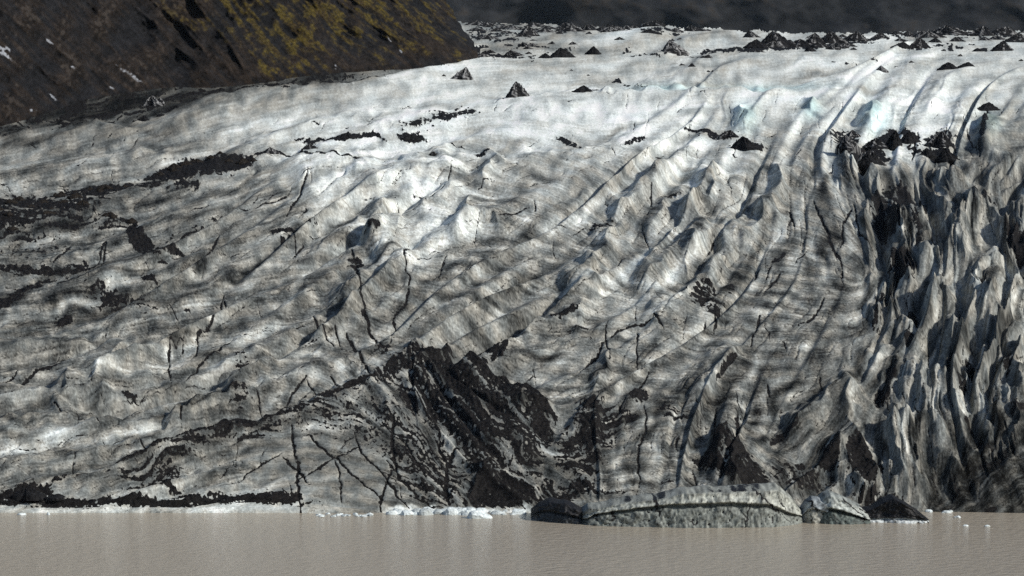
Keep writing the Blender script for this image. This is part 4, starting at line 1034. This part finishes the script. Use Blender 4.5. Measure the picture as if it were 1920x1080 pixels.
def lump(name, u, v, wpx, hpx, seed, label, group, tone=.7, flat=1.0):
    r_ = np.random.default_rng(seed)
    ang = math.atan((v - V_HORIZON) / FPX); Yw = CAM_H / math.tan(ang); k = Yw / FPX
    na, nl = 18, 9
    V = []; Cc = []
    dirs = r_.normal(size=(7, 3)); dirs /= np.linalg.norm(dirs, axis=1)[:, None]; off = r_.uniform(.55, .95, 7)
    for j in range(nl + 1):
        th = math.pi * j / nl
        for i in range(na):
            ph = 2 * math.pi * i / na
            d = np.array([math.sin(th) * math.cos(ph), math.sin(th) * math.sin(ph), math.cos(th)])
            r0 = 1.0
            for q in range(7):                     # cut flat facets
                dt = d @ dirs[q]
                if dt > 0: r0 = min(r0, off[q] / max(dt, .05))
            r0 *= 1 + r_.normal(0, .02)
            p = d * r0
            V.append(((u - 960) * k + p[0] * wpx * k / 2, Yw + p[1] * wpx * k * .35 * flat, p[2] * hpx * k if p[2] > 0 else p[2] * hpx * k * .5))
            Cc.append(np.array([.92, 1.0, 1.0]) * tone * r_.uniform(.85, 1.1))
    q_ = [(j * na + i, (j + 1) * na + i, (j + 1) * na + (i + 1) % na, j * na + (i + 1) % na) for j in range(nl) for i in range(na)]
    return tag(grid_mesh(name, np.array(V), np.array(q_), np.clip(np.array(Cc), 0, .88), M_BERG, False), label, 'floating ice', group)


lump('ice_chunk', 897, 974, 54, 15, 50, 'largest white ice chunk floating off the foot of the black ridge', 'floating ice chunks', .8)
lump('ice_chunk', 760, 968, 34, 9, 51, 'rounded white ice chunk at the left end of the white ice rubble', 'floating ice chunks', .78)
lump('ice_chunk', 36, 968, 18, 5, 52, 'flat white ice chunk at the shore on the far left', 'floating ice chunks', .78)
lump('ice_chunk', 86, 968, 7, 6, 53, 'small upright ice chunk right of the flat far-left one', 'floating ice chunks', .8)
lump('ice_chunk', 1800, 973, 16, 5, 54, 'ice chunk floating alone off the right-hand shore', 'floating ice chunks', .7)
lump('ice_chunk', 1816, 989, 15, 3, 55, 'low thin ice chunk out on open water at right', 'floating ice chunks', .7)
lump('ice_chunk', 1856, 990, 11, 4, 56, 'rightmost small ice chunk out on open water', 'floating ice chunks', .7)
lump('ice_chunk', 1726, 950, 32, 5, 57, 'pale ice sheet at the foot of the fluted fin', 'floating ice chunks', .5)
rr = random.Random(9)
for k in range(150):
    if k < 105:
        u = rr.triangular(715, 1005, 850); v = rr.uniform(960, 969) - abs(u - 870) * .01; w_ = rr.uniform(8, 34); h_ = w_ * rr.uniform(.24, .45)
    elif k < 130:
        u = rr.uniform(590, 720); v = rr.uniform(967, 972); w_ = rr.uniform(5, 14); h_ = w_ * .3
    else:
        u = rr.uniform(1745, 1820); v = rr.uniform(948, 966); w_ = rr.uniform(6, 18); h_ = w_ * .28
    lb, gp = (('white ice fragment in the drift below the black ridge', 'ice fragments below the black ridge') if k < 105 else
              ('tiny ice fragment by the cracked grey face at centre left', 'ice fragments left of the drift') if k < 130 else ('small grey-white ice fragment in the bay at right', 'ice fragments in the right bay'))
    lump('ice_fragment', u, v, w_, h_, 400 + k, lb, gp, rr.uniform(.5, .82))

# ------------------------------------------------------------------ air
hzm = bpy.data.materials.new('air'); hzm.use_nodes = True
t = hzm.node_tree; t.nodes.clear()
ou = t.nodes.new('ShaderNodeOutputMaterial'); pv = t.nodes.new('ShaderNodeVolumePrincipled')
pv.inputs['Color'].default_value = (.62, .80, 1, 1); pv.inputs['Density'].default_value = 0.000007; pv.inputs['Anisotropy'].default_value = 0.0
t.links.new(pv.outputs[0], ou.inputs['Volume'])
x0, x1, y0, y1, z0, z1 = -2500, 2500, -300, 7500, -60, 1500
hv = np.array([[x0, y0, z0], [x1, y0, z0], [x1, y1, z0], [x0, y1, z0], [x0, y0, z1], [x1, y0, z1], [x1, y1, z1], [x0, y1, z1]], float)
hf = np.array([[0, 3, 2, 1], [4, 5, 6, 7], [0, 1, 5, 4], [1, 2, 6, 5], [2, 3, 7, 6], [3, 0, 4, 7]])
tag(grid_mesh('haze', hv, hf, None, hzm, False), kind='stuff')
